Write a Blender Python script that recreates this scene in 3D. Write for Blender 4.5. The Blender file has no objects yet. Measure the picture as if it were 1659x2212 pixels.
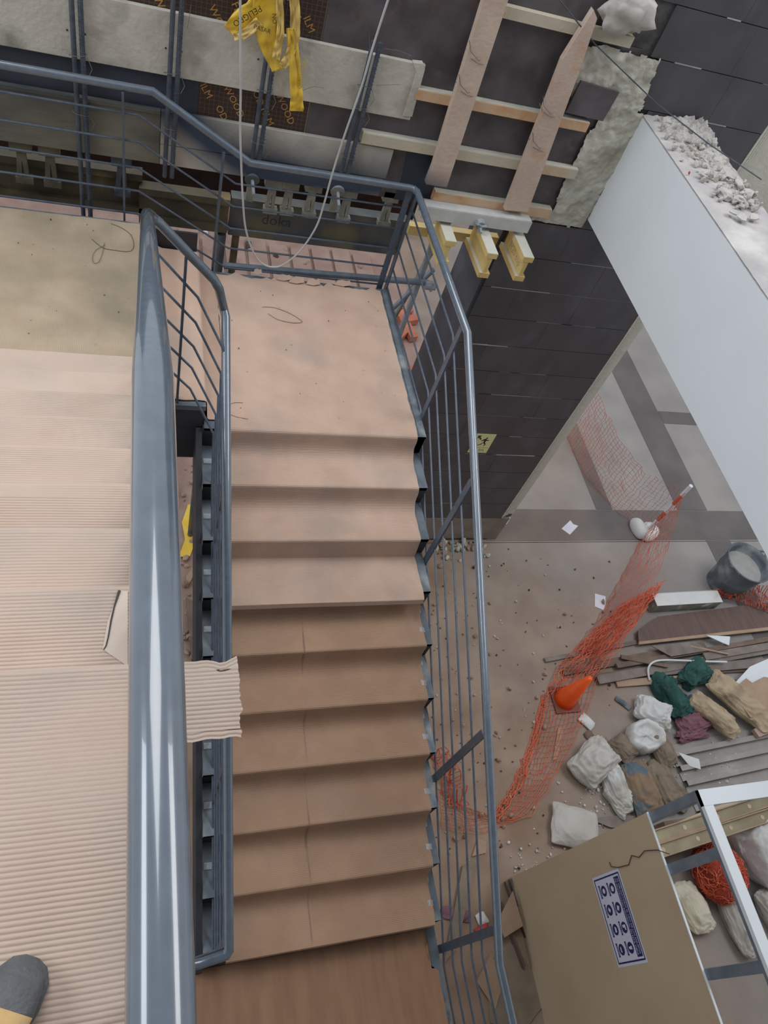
import bpy, math, random
import numpy as np
from mathutils import Vector, Matrix, noise, Euler
random.seed(7)
S = bpy.context.scene
COL = S.collection
pi = math.pi

# ------------------------------------------------------------------ camera
FPX, W, H = 1601.35, 1659.0, 2212.0
CAM = Vector((0.0, -2.8646, 3.2786))
R = Matrix(((0.94979209, -0.17295557, 0.26073235),
            (0.00726914, -0.82090269, -0.57102183),
            (0.31279729, 0.54424731, -0.77842965)))      # rows: image right, image down, view direction
cd = bpy.data.cameras.new('camera'); cam = bpy.data.objects.new('camera', cd); COL.objects.link(cam)
M4 = Matrix.Identity(4)
for i in range(3):
    M4[i][0] = R[0][i]; M4[i][1] = -R[1][i]; M4[i][2] = -R[2][i]; M4[i][3] = CAM[i]
cam.matrix_world = M4
cd.sensor_fit = 'VERTICAL'; cd.sensor_height = 36.0; cd.lens = FPX / H * 36.0; cd.clip_start = 0.02; cd.clip_end = 100
S.camera = cam

G0 = -3.68
# ------------------------------------------------------------------ world and lights
world = bpy.data.worlds.new('world'); S.world = world; world.use_nodes = True
bg = world.node_tree.nodes['Background']
bg.inputs[0].default_value = (0.92, 0.95, 1.0, 1); bg.inputs[1].default_value = 0.66

def area(name, loc, target, sx, sy, power, col):
    l = bpy.data.lights.new(name, 'AREA'); l.shape = 'RECTANGLE'; l.size = sx; l.size_y = sy; l.energy = power; l.color = col
    o = bpy.data.objects.new(name, l); COL.objects.link(o); o.location = loc
    o.rotation_euler = (Vector(target) - Vector(loc)).to_track_quat('-Z', 'Y').to_euler()
    return o
area('window_daylight', (-6.5, -0.8, 6.6), (0.5, -0.8, 0.5), 5.5, 2.6, 270, (0.86, 0.93, 1.0))
area('skylight_daylight', (-0.6, 2.6, 8.5), (1.6, 0.6, 0.0), 4.5, 4.0, 270, (0.95, 0.97, 1.0))
area('right_fill_light', (7.5, 0.2, 7.6), (5.2, -0.4, G0), 4.5, 4.0, 300, (0.97, 0.98, 1.0))  # added fill lamp that brightens the debris on the ground at the right

S.view_settings.view_transform = 'Standard'; S.view_settings.look = 'None'
S.view_settings.gamma = 1; S.view_settings.use_curve_mapping = False
S.view_settings.exposure = 0.10

G = -3.68      # ground level
YW = 1.60      # plane of the tiled wall
RI, TR = 0.1543, 0.28   # riser, tread

def at(px, py, x=None, y=None, z=None):
    """point of the place seen at photograph pixel (px, py) on one of its planes"""
    d = R.transposed() @ Vector(((px - W/2)/FPX, (py - H/2)/FPX, 1.0))
    if x is not None: t = (x - CAM.x)/d.x
    elif y is not None: t = (y - CAM.y)/d.y
    else: t = (z - CAM.z)/d.z
    return CAM + d*t

# ------------------------------------------------------------------ materials
def lin(c):
    c = [v/255.0 for v in c]
    return tuple(v/12.92 if v <= 0.04045 else ((v+0.055)/1.055)**2.4 for v in c) + (1.0,)
MATS = {}
def mat(name, c1, c2=None, rough=0.7, metal=0.0, scale=6.0, detail=6.0, bump=0.0, bscale=40.0, c3=None, s3=2.0, t3=(0.55, 0.7),
        stretch=(1, 1, 1), coat=0.0, spec=0.5, mix=(0.35, 0.65), alpha=1.0, trans=0.0):
    if name in MATS: return MATS[name]
    m = bpy.data.materials.new(name); m.use_nodes = True; MATS[name] = m
    nt = m.node_tree; N = nt.nodes; L = nt.links; p = N['Principled BSDF']
    p.inputs['Roughness'].default_value = rough; p.inputs['Metallic'].default_value = metal
    p.inputs['Coat Weight'].default_value = coat; p.inputs['Specular IOR Level'].default_value = spec
    p.inputs['Alpha'].default_value = alpha; p.inputs['Transmission Weight'].default_value = trans
    g = N.new('ShaderNodeNewGeometry'); mp = N.new('ShaderNodeMapping'); L.new(g.outputs['Position'], mp.inputs[0])
    mp.inputs['Scale'].default_value = stretch
    def nz(sc, dt):
        n = N.new('ShaderNodeTexNoise'); n.inputs['Scale'].default_value = sc; n.inputs['Detail'].default_value = dt
        L.new(mp.outputs[0], n.inputs['Vector']); return n
    def ramp(src, a, b):
        r = N.new('ShaderNodeMapRange'); r.inputs[1].default_value = a; r.inputs[2].default_value = b; L.new(src, r.inputs[0]); return r.outputs[0]
    col = None
    if c2 is None: c2 = tuple(min(255, v*1.12) for v in c1); 
    n1 = nz(scale, detail); mx = N.new('ShaderNodeMix'); mx.data_type = 'RGBA'
    L.new(ramp(n1.outputs['Fac'], *mix), mx.inputs['Factor']); mx.inputs['A'].default_value = lin(c1); mx.inputs['B'].default_value = lin(c2)
    col = mx.outputs['Result']
    if c3 is not None:
        n3 = nz(s3, 8.0); m3 = N.new('ShaderNodeMix'); m3.data_type = 'RGBA'
        L.new(ramp(n3.outputs['Fac'], *t3), m3.inputs['Factor']); L.new(col, m3.inputs['A']); m3.inputs['B'].default_value = lin(c3); col = m3.outputs['Result']
    L.new(col, p.inputs['Base Color'])
    if bump:
        nb = nz(bscale, 5.0); b = N.new('ShaderNodeBump'); b.inputs['Strength'].default_value = bump; b.inputs['Distance'].default_value = 0.01
        L.new(nb.outputs['Fac'], b.inputs['Height']); L.new(b.outputs[0], p.inputs['Normal'])
    m.node_tree.nodes['Principled BSDF'].label = 'surface'
    m['col'] = 1
    return m
paint = mat('rail_paint', (86, 98, 110), (94, 107, 120), rough=0.20, coat=0.8, scale=30, spec=0.8)
paintd = mat('rod_paint', (72, 82, 96), (84, 96, 110), rough=0.38, scale=30)
steel = mat('stair_steel', (78, 88, 98), (104, 114, 122), rough=0.5, scale=8, c3=(150, 155, 158), s3=5, t3=(0.56, 0.75))
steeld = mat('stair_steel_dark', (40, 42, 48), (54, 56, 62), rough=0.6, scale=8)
kraft = mat('kraft_flutes', (188, 160, 142), (197, 170, 152), rough=0.85, scale=5, c3=(170, 153, 141), s3=2.2, t3=(0.50, 0.75), bump=0.15, bscale=60, spec=0.25)
kraftU = mat('kraft_flutes_pale', (196, 174, 158), (204, 183, 168), rough=0.85, scale=4, c3=(176, 162, 150), s3=2.0, t3=(0.45, 0.7), bump=0.12, bscale=60, spec=0.25)
kraft2 = mat('kraft_flutes_brown', (166, 134, 110), (175, 143, 119), rough=0.85, scale=5, c3=(156, 132, 114), s3=2.0, t3=(0.5, 0.75), bump=0.15, bscale=60, spec=0.25)
kraft3 = mat('kraft_smooth', (142, 108, 84), (154, 120, 95), rough=0.8, scale=3, stretch=(6, 1, 1), bump=0.1, bscale=30, spec=0.3)
kraftA = mat('kraft_olive', (168, 150, 128), (178, 161, 139), rough=0.85, scale=4, c3=(140, 128, 108), s3=1.6, t3=(0.45, 0.65), bump=0.15, bscale=60, spec=0.25)  # darker olive tone for the upper left landing
def floor_mat(name, pale1, pale2):
    m = mat(name, pale1, pale2, rough=0.88, scale=1.6, bump=0.35, bscale=18)
    nt = m.node_tree; N = nt.nodes; L = nt.links; p = N['Principled BSDF']; src = p.inputs['Base Color'].links[0].from_socket
    g = N.new('ShaderNodeNewGeometry'); sp = N.new('ShaderNodeSeparateXYZ'); L.new(g.outputs['Position'], sp.inputs[0])
    n = N.new('ShaderNodeTexNoise'); n.inputs['Scale'].default_value = 0.7; n.inputs['Detail'].default_value = 7; L.new(g.outputs['Position'], n.inputs['Vector'])
    a = N.new('ShaderNodeMath'); a.operation = 'MULTIPLY_ADD'; a.inputs[1].default_value = -5.0; L.new(n.outputs['Fac'], a.inputs[0]); L.new(sp.outputs['X'], a.inputs[2])
    r = N.new('ShaderNodeMapRange'); r.inputs[1].default_value = 0.9; r.inputs[2].default_value = 4.0; L.new(a.outputs[0], r.inputs[0])
    d = N.new('ShaderNodeTexNoise'); d.inputs['Scale'].default_value = 2.4; d.inputs['Detail'].default_value = 9; L.new(g.outputs['Position'], d.inputs['Vector'])
    mr = N.new('ShaderNodeMapRange'); mr.inputs[1].default_value = 0.35; mr.inputs[2].default_value = 0.65; L.new(d.outputs['Fac'], mr.inputs[0])
    m1 = N.new('ShaderNodeMix'); m1.data_type = 'RGBA'; L.new(mr.outputs[0], m1.inputs['Factor']); m1.inputs['A'].default_value = lin((138, 114, 95)); m1.inputs['B'].default_value = lin((162, 140, 122))
    m2 = N.new('ShaderNodeMix'); m2.data_type = 'RGBA'; L.new(r.outputs[0], m2.inputs['Factor']); L.new(m1.outputs['Result'], m2.inputs['A']); L.new(src, m2.inputs['B'])
    L.new(m2.outputs['Result'], p.inputs['Base Color']); return m
dust = floor_mat('ground_dust', (144, 140, 138), (158, 154, 150))
band = floor_mat('dark_stone', (98, 94, 94), (112, 108, 106))
slabstone = dust
tile = mat('dark_tile', (76, 74, 78), (86, 84, 88), rough=0.36, scale=3, c3=(98, 98, 104), s3=2.4, t3=(0.56, 0.8), stretch=(1.4, 1, 1))
grout = mat('grout', (70, 68, 70), (96, 94, 94), rough=0.9, scale=20)
groutw = mat('white_grout', (150, 152, 154), (180, 180, 180), rough=0.9)
white = mat('white_paint', (216, 222, 226), (219, 225, 229), rough=0.75, scale=3)
conc = mat('slab_concrete', (166, 163, 163), (182, 178, 176), rough=0.95, scale=7, c3=(200, 198, 194), s3=3, bump=0.5, bscale=60)
mortar = mat('mortar', (184, 184, 170), (202, 200, 186), rough=0.95, scale=9, c3=(150, 146, 120), s3=3, t3=(0.55, 0.75), bump=1.0, bscale=25)
rubble = mat('rubble', (174, 170, 166), (190, 186, 180), rough=0.95, scale=12, c3=(176, 168, 160), s3=5, bump=0.6)
board = mat('cement_board', (190, 186, 174), (204, 200, 188), rough=0.9, scale=7, c3=(140, 140, 128), s3=4, t3=(0.55, 0.75), bump=0.4, bscale=40)
plyd = mat('film_ply_dark', (74, 68, 70), (98, 94, 98), rough=0.5, scale=5, c3=(116, 92, 78), s3=11, t3=(0.6, 0.8), bump=0.2)
timber = mat('timber', (192, 170, 154), (204, 184, 168), rough=0.8, scale=4, stretch=(1, 1, 1), c3=(196, 160, 130), s3=9, bump=0.3, bscale=50)
timbero = mat('timber_orange', (204, 168, 132), (210, 178, 146), rough=0.8, scale=4, c3=(190, 140, 96), s3=5, t3=(0.5, 0.7), bump=0.3)
timbery = mat('timber_pale', (190, 184, 164), (200, 190, 168), rough=0.85, scale=5, c3=(204, 160, 110), s3=4, t3=(0.6, 0.75), bump=0.3)
beamy = mat('beam_yellow', (214, 184, 110), (224, 200, 140), rough=0.7, scale=6, c3=(196, 196, 176), s3=8, t3=(0.56, 0.7), bump=0.2)
beamtop = mat('beam_dusty', (200, 200, 186), (210, 208, 196), rough=0.9, scale=10, bump=0.3)
galv = mat('galvanised', (150, 156, 164), (168, 174, 182), rough=0.5, metal=0.3, scale=14)
galvb = mat('galvanised_blue', (116, 128, 142), (134, 146, 158), rough=0.45, metal=0.4, scale=10)
cheader = mat('channel_dust', (186, 188, 186), (200, 200, 196), rough=0.8, scale=10, bump=0.2)
rebar_m = mat('rebar_grey', (62, 70, 80), (80, 88, 98), rough=0.55, scale=20)
waler = mat('waler_grey', (76, 82, 88), (100, 102, 98), rough=0.65, scale=5, c3=(120, 112, 78), s3=3, t3=(0.5, 0.7))
walery = mat('waler_brown', (72, 68, 56), (92, 84, 64), rough=0.75, scale=4, c3=(136, 114, 70), s3=2.5, t3=(0.56, 0.7))
clampm = mat('clamp_dusty', (120, 122, 108), (144, 146, 136), rough=0.7, scale=14, c3=(96, 106, 112), s3=7)
tapey = mat('yellow_tape', (226, 184, 48), (234, 200, 80), rough=0.4, scale=8)
tapet = mat('yellow_tape_pale', (222, 190, 104), (228, 200, 124), rough=0.45, scale=8)
black = mat('black_ink', (46, 38, 26), (60, 50, 34), rough=0.6)
brownink = mat('film_letters', (188, 136, 72), (200, 150, 86), rough=0.6)
cable_m = mat('cable_grey', (176, 178, 178), (190, 190, 188), rough=0.5)
wire_m = mat('tie_wire', (110, 104, 98), (130, 124, 118), rough=0.5, metal=0.3)
wired = mat('dark_wire', (60, 54, 48), (72, 64, 56), rough=0.6)
orange = mat('net_orange', (222, 100, 68), (232, 122, 88), rough=0.5)
oranged = mat('net_red_orange', (196, 92, 70), (212, 112, 86), rough=0.5)
coneo = mat('cone_orange', (246, 88, 20), (250, 100, 30), rough=0.4)
sackw = mat('sack_white', (206, 208, 208), (216, 216, 214), rough=0.7, scale=5, c3=(188, 184, 174), s3=3, bump=0.3, bscale=30)
sackg = mat('sack_greywhite', (184, 180, 172), (198, 194, 188), rough=0.8, scale=4, bump=0.3, bscale=30)
sackb = mat('sack_brown', (134, 112, 92), (148, 126, 104), rough=0.85, scale=4, c3=(96, 112, 122), s3=3.5, t3=(0.52, 0.6), bump=0.4)
sackt = mat('sack_taupe', (124, 112, 98), (140, 126, 110), rough=0.9, scale=6, bump=0.4)
sackk = mat('sack_beige', (172, 154, 128), (186, 168, 142), rough=0.9, scale=5, c3=(140, 122, 100), s3=4, bump=0.4)
green = mat('green_cloth', (38, 78, 74), (48, 92, 86), rough=0.8, scale=6, bump=0.3)
purple = mat('purple_cloth', (124, 86, 98), (138, 98, 108), rough=0.85, scale=9, bump=0.4)
bluecl = mat('blue_cloth', (92, 104, 130), (104, 116, 140), rough=0.85)
paper = mat('paper_white', (214, 212, 224), (222, 220, 230), rough=0.8)
plast = mat('plastic_dark', (78, 88, 96), (104, 112, 118), rough=0.6, scale=5, c3=(150, 156, 158), s3=4, t3=(0.5, 0.7))
boardd = mat('dark_board', (92, 72, 66), (104, 84, 76), rough=0.6, scale=3, stretch=(8, 1, 1))
plank_g = mat('plank_grey', (118, 108, 102), (140, 130, 124), rough=0.9, scale=6, c3=(96, 84, 76), s3=3, bump=0.4)
plank_b = mat('plank_brown', (106, 90, 80), (128, 110, 98), rough=0.9, scale=6, bump=0.4)
plank_t = mat('plank_tan', (160, 134, 112), (172, 148, 126), rough=0.9, scale=6, bump=0.3)
gyp = mat('gypsum_gold', (186, 166, 138), (192, 174, 146), rough=0.55, scale=2, spec=0.6)
trackm = mat('metal_track', (134, 124, 98), (150, 140, 112), rough=0.4, metal=0.35, scale=6)
corrm = mat('corrugated_grey', (146, 141, 137), (160, 155, 151), rough=0.85, scale=4, c3=(170, 168, 164), s3=3)
signy = mat('sign_yellow', (226, 226, 160), (230, 230, 170), rough=0.5)
signg = mat('sign_black', (36, 44, 34), (44, 50, 40), rough=0.6)
signw = mat('sticker_white', (206, 212, 230), (210, 216, 234), rough=0.4)
navy = mat('sticker_navy', (26, 28, 92), (30, 32, 100), rough=0.4)
pinkd = mat('pink_dust', (150, 124, 114), (166, 142, 130), rough=0.95, scale=3, c3=(126, 102, 94), s3=1.2, bump=0.6, bscale=20)
brickm = mat('brick_orange', (176, 104, 82), (190, 122, 98), rough=0.9, scale=5, bump=0.3)
bootg = mat('boot_rubber', (84, 86, 88), (98, 100, 102), rough=0.55, scale=20, bump=0.3, bscale=120)
boott = mat('boot_suede', (206, 170, 116), (216, 182, 130), rough=0.9, scale=20, bump=0.3)
clear = mat('clear_tape', (190, 200, 206), (214, 220, 224), rough=0.2, scale=30, alpha=0.45)
redp = mat('red_plastic', (170, 60, 50), (180, 76, 66), rough=0.6)

# gridded film-faced plywood: brown sheet with a fine darker mesh imprint
def ply_grid():
    m = bpy.data.materials.new('film_ply_grid'); m.use_nodes = True; nt = m.node_tree; N = nt.nodes; L = nt.links; p = N['Principled BSDF']
    p.inputs['Roughness'].default_value = 0.45
    g = N.new('ShaderNodeNewGeometry'); sp = N.new('ShaderNodeSeparateXYZ'); L.new(g.outputs['Position'], sp.inputs[0])
    facs = []
    for ax in ('X', 'Z'):
        a = N.new('ShaderNodeMath'); a.operation = 'DIVIDE'; a.inputs[1].default_value = 0.026; L.new(sp.outputs[ax], a.inputs[0])
        b = N.new('ShaderNodeMath'); b.operation = 'FRACT'; L.new(a.outputs[0], b.inputs[0])
        c = N.new('ShaderNodeMath'); c.operation = 'LESS_THAN'; c.inputs[1].default_value = 0.09; L.new(b.outputs[0], c.inputs[0]); facs.append(c)
    mx = N.new('ShaderNodeMath'); mx.operation = 'MAXIMUM'; L.new(facs[0].outputs[0], mx.inputs[0]); L.new(facs[1].outputs[0], mx.inputs[1])
    n = N.new('ShaderNodeTexNoise'); n.inputs['Scale'].default_value = 5; L.new(g.outputs['Position'], n.inputs['Vector'])
    m1 = N.new('ShaderNodeMix'); m1.data_type = 'RGBA'; L.new(n.outputs['Fac'], m1.inputs['Factor']); m1.inputs['A'].default_value = lin((44, 34, 30)); m1.inputs['B'].default_value = lin((70, 56, 50))
    m2 = N.new('ShaderNodeMix'); m2.data_type = 'RGBA'; L.new(mx.outputs[0], m2.inputs['Factor']); L.new(m1.outputs['Result'], m2.inputs['A']); m2.inputs['B'].default_value = lin((104, 82, 64))
    L.new(m2.outputs['Result'], p.inputs['Base Color']); return m
plyg = ply_grid()

# blue-grey paint overspray from the rail on the boards behind it (a stain with its own shape, near the rail line)
def overspray(name, c1, c2):
    m = mat(name, c1, c2, rough=0.85, scale=7, bump=0.3)
    nt = m.node_tree; N = nt.nodes; L = nt.links; p = N['Principled BSDF']
    src = p.inputs['Base Color'].links[0].from_socket
    g = N.new('ShaderNodeNewGeometry'); sp = N.new('ShaderNodeSeparateXYZ'); L.new(g.outputs['Position'], sp.inputs[0])
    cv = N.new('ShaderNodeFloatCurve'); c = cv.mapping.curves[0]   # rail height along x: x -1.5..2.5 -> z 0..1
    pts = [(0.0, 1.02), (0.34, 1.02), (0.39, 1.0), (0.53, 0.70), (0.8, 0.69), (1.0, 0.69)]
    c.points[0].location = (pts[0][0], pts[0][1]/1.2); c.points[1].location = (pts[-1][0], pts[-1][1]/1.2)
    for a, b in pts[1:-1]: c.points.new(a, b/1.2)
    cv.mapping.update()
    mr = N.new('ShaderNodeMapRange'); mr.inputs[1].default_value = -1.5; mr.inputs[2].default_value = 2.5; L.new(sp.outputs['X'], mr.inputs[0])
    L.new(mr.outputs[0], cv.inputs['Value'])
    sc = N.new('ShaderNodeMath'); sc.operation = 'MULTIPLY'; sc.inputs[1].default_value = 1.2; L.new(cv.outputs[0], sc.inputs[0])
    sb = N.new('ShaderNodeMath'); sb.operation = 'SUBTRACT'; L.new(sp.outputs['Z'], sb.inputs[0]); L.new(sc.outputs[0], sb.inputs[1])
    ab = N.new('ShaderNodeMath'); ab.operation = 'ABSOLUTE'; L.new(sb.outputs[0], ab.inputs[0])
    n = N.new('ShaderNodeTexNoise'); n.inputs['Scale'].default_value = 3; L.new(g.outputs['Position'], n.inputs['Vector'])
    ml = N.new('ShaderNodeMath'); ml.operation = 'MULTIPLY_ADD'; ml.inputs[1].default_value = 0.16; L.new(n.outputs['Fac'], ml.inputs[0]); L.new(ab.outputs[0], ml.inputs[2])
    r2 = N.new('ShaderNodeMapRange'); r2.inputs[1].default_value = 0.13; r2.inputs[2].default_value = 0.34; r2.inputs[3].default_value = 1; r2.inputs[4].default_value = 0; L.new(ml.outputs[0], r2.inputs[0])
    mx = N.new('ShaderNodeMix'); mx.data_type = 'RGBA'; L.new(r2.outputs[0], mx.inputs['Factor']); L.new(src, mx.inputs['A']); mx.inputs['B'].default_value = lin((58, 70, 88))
    L.new(mx.outputs['Result'], p.inputs['Base Color']); return m
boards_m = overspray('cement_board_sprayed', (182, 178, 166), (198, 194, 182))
bluep = mat('sprayed_blue', (46, 54, 66), (56, 64, 80), rough=0.6, scale=3)

# ------------------------------------------------------------------ mesh helpers
OFF = {}
class MB:
    def __init__(s): s.v = []; s.f = []
    def add(s, vs, fs):
        n = len(s.v); s.v += [tuple(v) for v in vs]; s.f += [tuple(i+n for i in f) for f in fs]; return s
    def box(s, x0, x1, y0, y1, z0, z1):
        v = [(x, y, z) for x in (x0, x1) for y in (y0, y1) for z in (z0, z1)]
        return s.add(v, [(0,1,3,2), (4,6,7,5), (0,4,5,1), (2,3,7,6), (0,2,6,4), (1,5,7,3)])
    def obox(s, c, ax, ay, az):
        c, ax, ay, az = map(Vector, (c, ax, ay, az))
        v = [c + ax*i + ay*j + az*k for i in (-1, 1) for j in (-1, 1) for k in (-1, 1)]
        return s.add(v, [(0,1,3,2), (4,6,7,5), (0,4,5,1), (2,3,7,6), (0,2,6,4), (1,5,7,3)])
    def bar(s, a, b, w, h, up=(0, 0, 1)):
        a, b = Vector(a), Vector(b); d = (b-a); u = Vector(up); r = d.cross(u).normalized(); u = r.cross(d).normalized()
        return s.obox((a+b)/2, d/2, r*w/2, u*h/2)
    def tube(s, path, r, n=10, cap=True):
        P = [Vector(p) for p in path]; m = len(P)
        T = [(P[1]-P[0]).normalized()] + [((P[i+1]-P[i]).normalized() + (P[i]-P[i-1]).normalized()).normalized() for i in range(1, m-1)] + [(P[-1]-P[-2]).normalized()]
        u = T[0].orthogonal().normalized(); vs = []; fs = []
        rr = r if hasattr(r, '__len__') else [r]*m
        for i in range(m):
            u = (u - T[i]*u.dot(T[i])).normalized(); w = T[i].cross(u)
            k = 1.0
            if 0 < i < m-1:
                d1 = (P[i]-P[i-1]).normalized(); k = 1.0/max(0.5, d1.dot(T[i]))
                bis = ((P[i]-P[i-1]).normalized() - (P[i+1]-P[i]).normalized())
            for j in range(n):
                a = 2*pi*j/n; o = u*math.cos(a) + w*math.sin(a)
                if 0 < i < m-1 and bis.length > 1e-4:
                    bn = bis.normalized(); o = o + bn*(o.dot(bn))*(k-1)
                vs.append(P[i] + o*rr[i])
        for i in range(m-1):
            for j in range(n):
                fs.append((i*n+j, i*n+(j+1) % n, (i+1)*n+(j+1) % n, (i+1)*n+j))
        if cap: fs.append(tuple(range(n-1, -1, -1))); fs.append(tuple(range((m-1)*n, m*n)))
        return s.add(vs, fs)
    def prism(s, poly, o, eu, ev, en, depth):
        """2D polygon (u,v) placed at o with axes eu, ev, thickened along en"""
        o, eu, ev, en = map(Vector, (o, eu, ev, en)); n = len(poly)
        a = [o + eu*u + ev*v for u, v in poly]; b = [p + en*depth for p in a]
        fs = [tuple(range(n)), tuple(range(2*n-1, n-1, -1))] + [(i, i+n, (i+1) % n + n, (i+1) % n) for i in range(n)]
        return s.add(a+b, fs)
    def build(s, name, m, parent=None, smooth=False, label=None, stuff=False, fix=True):
        me = bpy.data.meshes.new(name)
        if parent is not None: off = OFF[parent.name]
        else:
            xs = np.array(s.v); off = Vector(((xs[:, 0].min()+xs[:, 0].max())/2, (xs[:, 1].min()+xs[:, 1].max())/2, xs[:, 2].min()))
        me.from_pydata([tuple(Vector(v)-off) for v in s.v], [], s.f); me.update()
        if fix:
            import bmesh
            b = bmesh.new(); b.from_mesh(me); bmesh.ops.recalc_face_normals(b, faces=b.faces); b.to_mesh(me); b.free()
        for q in (m if isinstance(m, (list, tuple)) else [m]): me.materials.append(q)
        if smooth:
            for p in me.polygons: p.use_smooth = True
        o = bpy.data.objects.new(name, me); COL.objects.link(o)
        if parent is not None: o.parent = parent
        else: o.location = off
        OFF[o.name] = off
        if label: o['label'] = label
        if stuff: o['kind'] = 'stuff'
        return o
def autosmooth(o, ang=40):
    me = o.data
    for p in me.polygons: p.use_smooth = True
    me.set_sharp_from_angle(angle=math.radians(ang)); return o
def tag(o, label=None, cat=None, group=None, kind=None):
    if label: o['label'] = label
    if cat: o['category'] = cat
    if group: o['group'] = group
    if kind: o['kind'] = kind
    return o
def thing(name, loc, label=None, cat=None, group=None, kind=None):
    o = bpy.data.objects.new(name, None); COL.objects.link(o); o.location = loc; o.empty_display_size = 0.1
    OFF[o.name] = Vector(loc); return tag(o, label, cat, group, kind)
def textmesh(txt, size=1.0):
    c = bpy.data.curves.new('t', 'FONT'); c.body = txt; c.size = size; c.resolution_u = 2
    o = bpy.data.objects.new('t', c); COL.objects.link(o); bpy.context.view_layer.update()
    me = bpy.data.meshes.new_from_object(o.evaluated_get(bpy.context.evaluated_depsgraph_get()))
    v = [tuple(p.co[:2]) for p in me.vertices]; f = [tuple(p.vertices) for p in me.polygons]
    bpy.data.objects.remove(o); bpy.data.curves.remove(c); bpy.data.meshes.remove(me)
    if not v: return v, f, 1
    x0 = min(a for a, b in v); x1 = max(a for a, b in v)
    return [(a-x0, b) for a, b in v], f, x1-x0
def addtext(mb, txt, o, eu, ev, height, width=None):
    v, f, w = textmesh(txt); o, eu, ev = Vector(o), Vector(eu).normalized(), Vector(ev).normalized()
    su = height/0.7 if width is None else width/w; sv = height/0.7
    mb.add([o + eu*a*su + ev*b*sv for a, b in v], f); return w*su
def nz(x, y=0.0, z=0.0): return noise.noise(Vector((x, y, z)))
def ico(sub=3):
    import bmesh
    b = bmesh.new(); bmesh.ops.create_icosphere(b, subdivisions=sub, radius=1.0)
    v = [tuple(x.co) for x in b.verts]; f = [tuple(q.index for q in p.verts) for p in b.faces]; b.free(); return v, f
ICO = {k: ico(k) for k in (1, 2, 3, 4, 5)}
def blob(c, s, rz=0.0, seed=0, amp=0.2, freq=1.5, sub=3, flat=0.6, ridged=0.0, tilt=0.0, neck=None):
    """crumpled soft body: c is the point it rests on, s half sizes; flat: how hard its belly is pressed flat"""
    v, f = ICO[sub]; out = []; E = Euler((tilt, 0, rz)).to_matrix()
    for p in v:
        q = Vector(p); n1 = noise.noise(q*freq + Vector((seed*3.1, 0, 0)))
        n2 = noise.noise(q*freq*3 + Vector((0, seed*1.7, 0)))
        rg = (1-abs(noise.noise(q*freq*2.2 + Vector((0, 0, seed*2.3))))*2)
        k = 1 + amp*n1*1.6 + amp*0.5*n2 + ridged*(rg-0.5)
        q = Vector((math.copysign(abs(q.x)**0.8, q.x), math.copysign(abs(q.y)**0.8, q.y), q.z))*k
        if neck and q.x > neck[0]:
            t = min(1, (q.x-neck[0])/max(1e-3, 1.05-neck[0])); w = (1-t)*1.0 + t*neck[1]
            q.y *= w; q.z *= w; q.x += t*neck[2]
        q.z = max(q.z, -flat)
        out.append(E @ Vector((q.x*s[0], q.y*s[1], q.z*s[2])))
    zmin = min(o.z for o in out)
    return MB().add([Vector(c) + o - Vector((0, 0, zmin)) for o in out], f)
def pouch(c, s, rz=0.0, seed=0, amp=0.2, freq=1.5, sub=5, flat=0.6, ridged=0.2, sq=0.62, ears=0.16):
    """filled sack: squarish outline with drawn-out corners, thick middle, creases running off the corners and folds across"""
    v, f = ICO[sub]; out = []; E = Euler((0, 0, rz)).to_matrix(); rn = random.Random(seed)
    o1, o2, o3 = [Vector((rn.uniform(-9, 9), rn.uniform(-9, 9), rn.uniform(-9, 9))) for _ in range(3)]
    cor = [(sx, sy, rn.uniform(0.0, 1.0)) for sx in (-1, 1) for sy in (-1, 1)]
    for p in v:
        x = math.copysign(abs(p[0])**sq, p[0]); y = math.copysign(abs(p[1])**sq, p[1]); z = p[2]
        m = max(abs(x), abs(y)); z *= 1 - 0.55*m**4
        for cx, cy, k in cor:
            d = math.hypot(x-cx*0.85, y-cy*0.85)
            if d < 0.5: g = (1-d/0.5)**2*ears*(0.4+k); x += cx*g; y += cy*g; z *= 1-0.5*(1-d/0.5)
        q = Vector((x, y, z)); w = Vector((x, y*0.5, z))
        n1 = noise.noise(q*freq*0.8 + o1); fold = (1-abs(noise.noise(w*freq*1.6 + o2))*2.2)
        fine = (1-abs(noise.noise(Vector((x*1.2, y*3.2, z))*freq*1.8 + o3))*2.2)
        rad = 1 + amp*n1; dz = ridged*(0.42*max(-0.6, fold)**3 + 0.20*max(-0.6, fine)**3)
        q = Vector((q.x*rad*(1+0.12*dz), q.y*rad*(1+0.12*dz), q.z*rad + (dz if q.z > -0.2 else 0)*(1-0.5*m**3)))
        q.z = max(q.z, -flat)
        out.append(E @ Vector((q.x*s[0], q.y*s[1], q.z*s[2])))
    zmin = min(o.z for o in out)
    return MB().add([Vector(c) + o - Vector((0, 0, zmin)) for o in out], f)
def chunk(c, r, seed):
    v, f = ICO[1]; rnd = random.Random(seed); out = []
    e = Euler((rnd.random()*3, rnd.random()*3, rnd.random()*3)).to_matrix(); sc = Vector((rnd.uniform(.7, 1.3), rnd.uniform(.5, 1), rnd.uniform(.4, .8)))
    for p in v:
        q = Vector(p)*rnd.uniform(.75, 1.2); out.append(e @ Vector((q.x*sc.x, q.y*sc.y, q.z*sc.z))*r)
    zmin = min(o.z for o in out)
    return MB().add([Vector(c) + o - Vector((0, 0, zmin + r*0.1)) for o in out], f)

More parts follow.
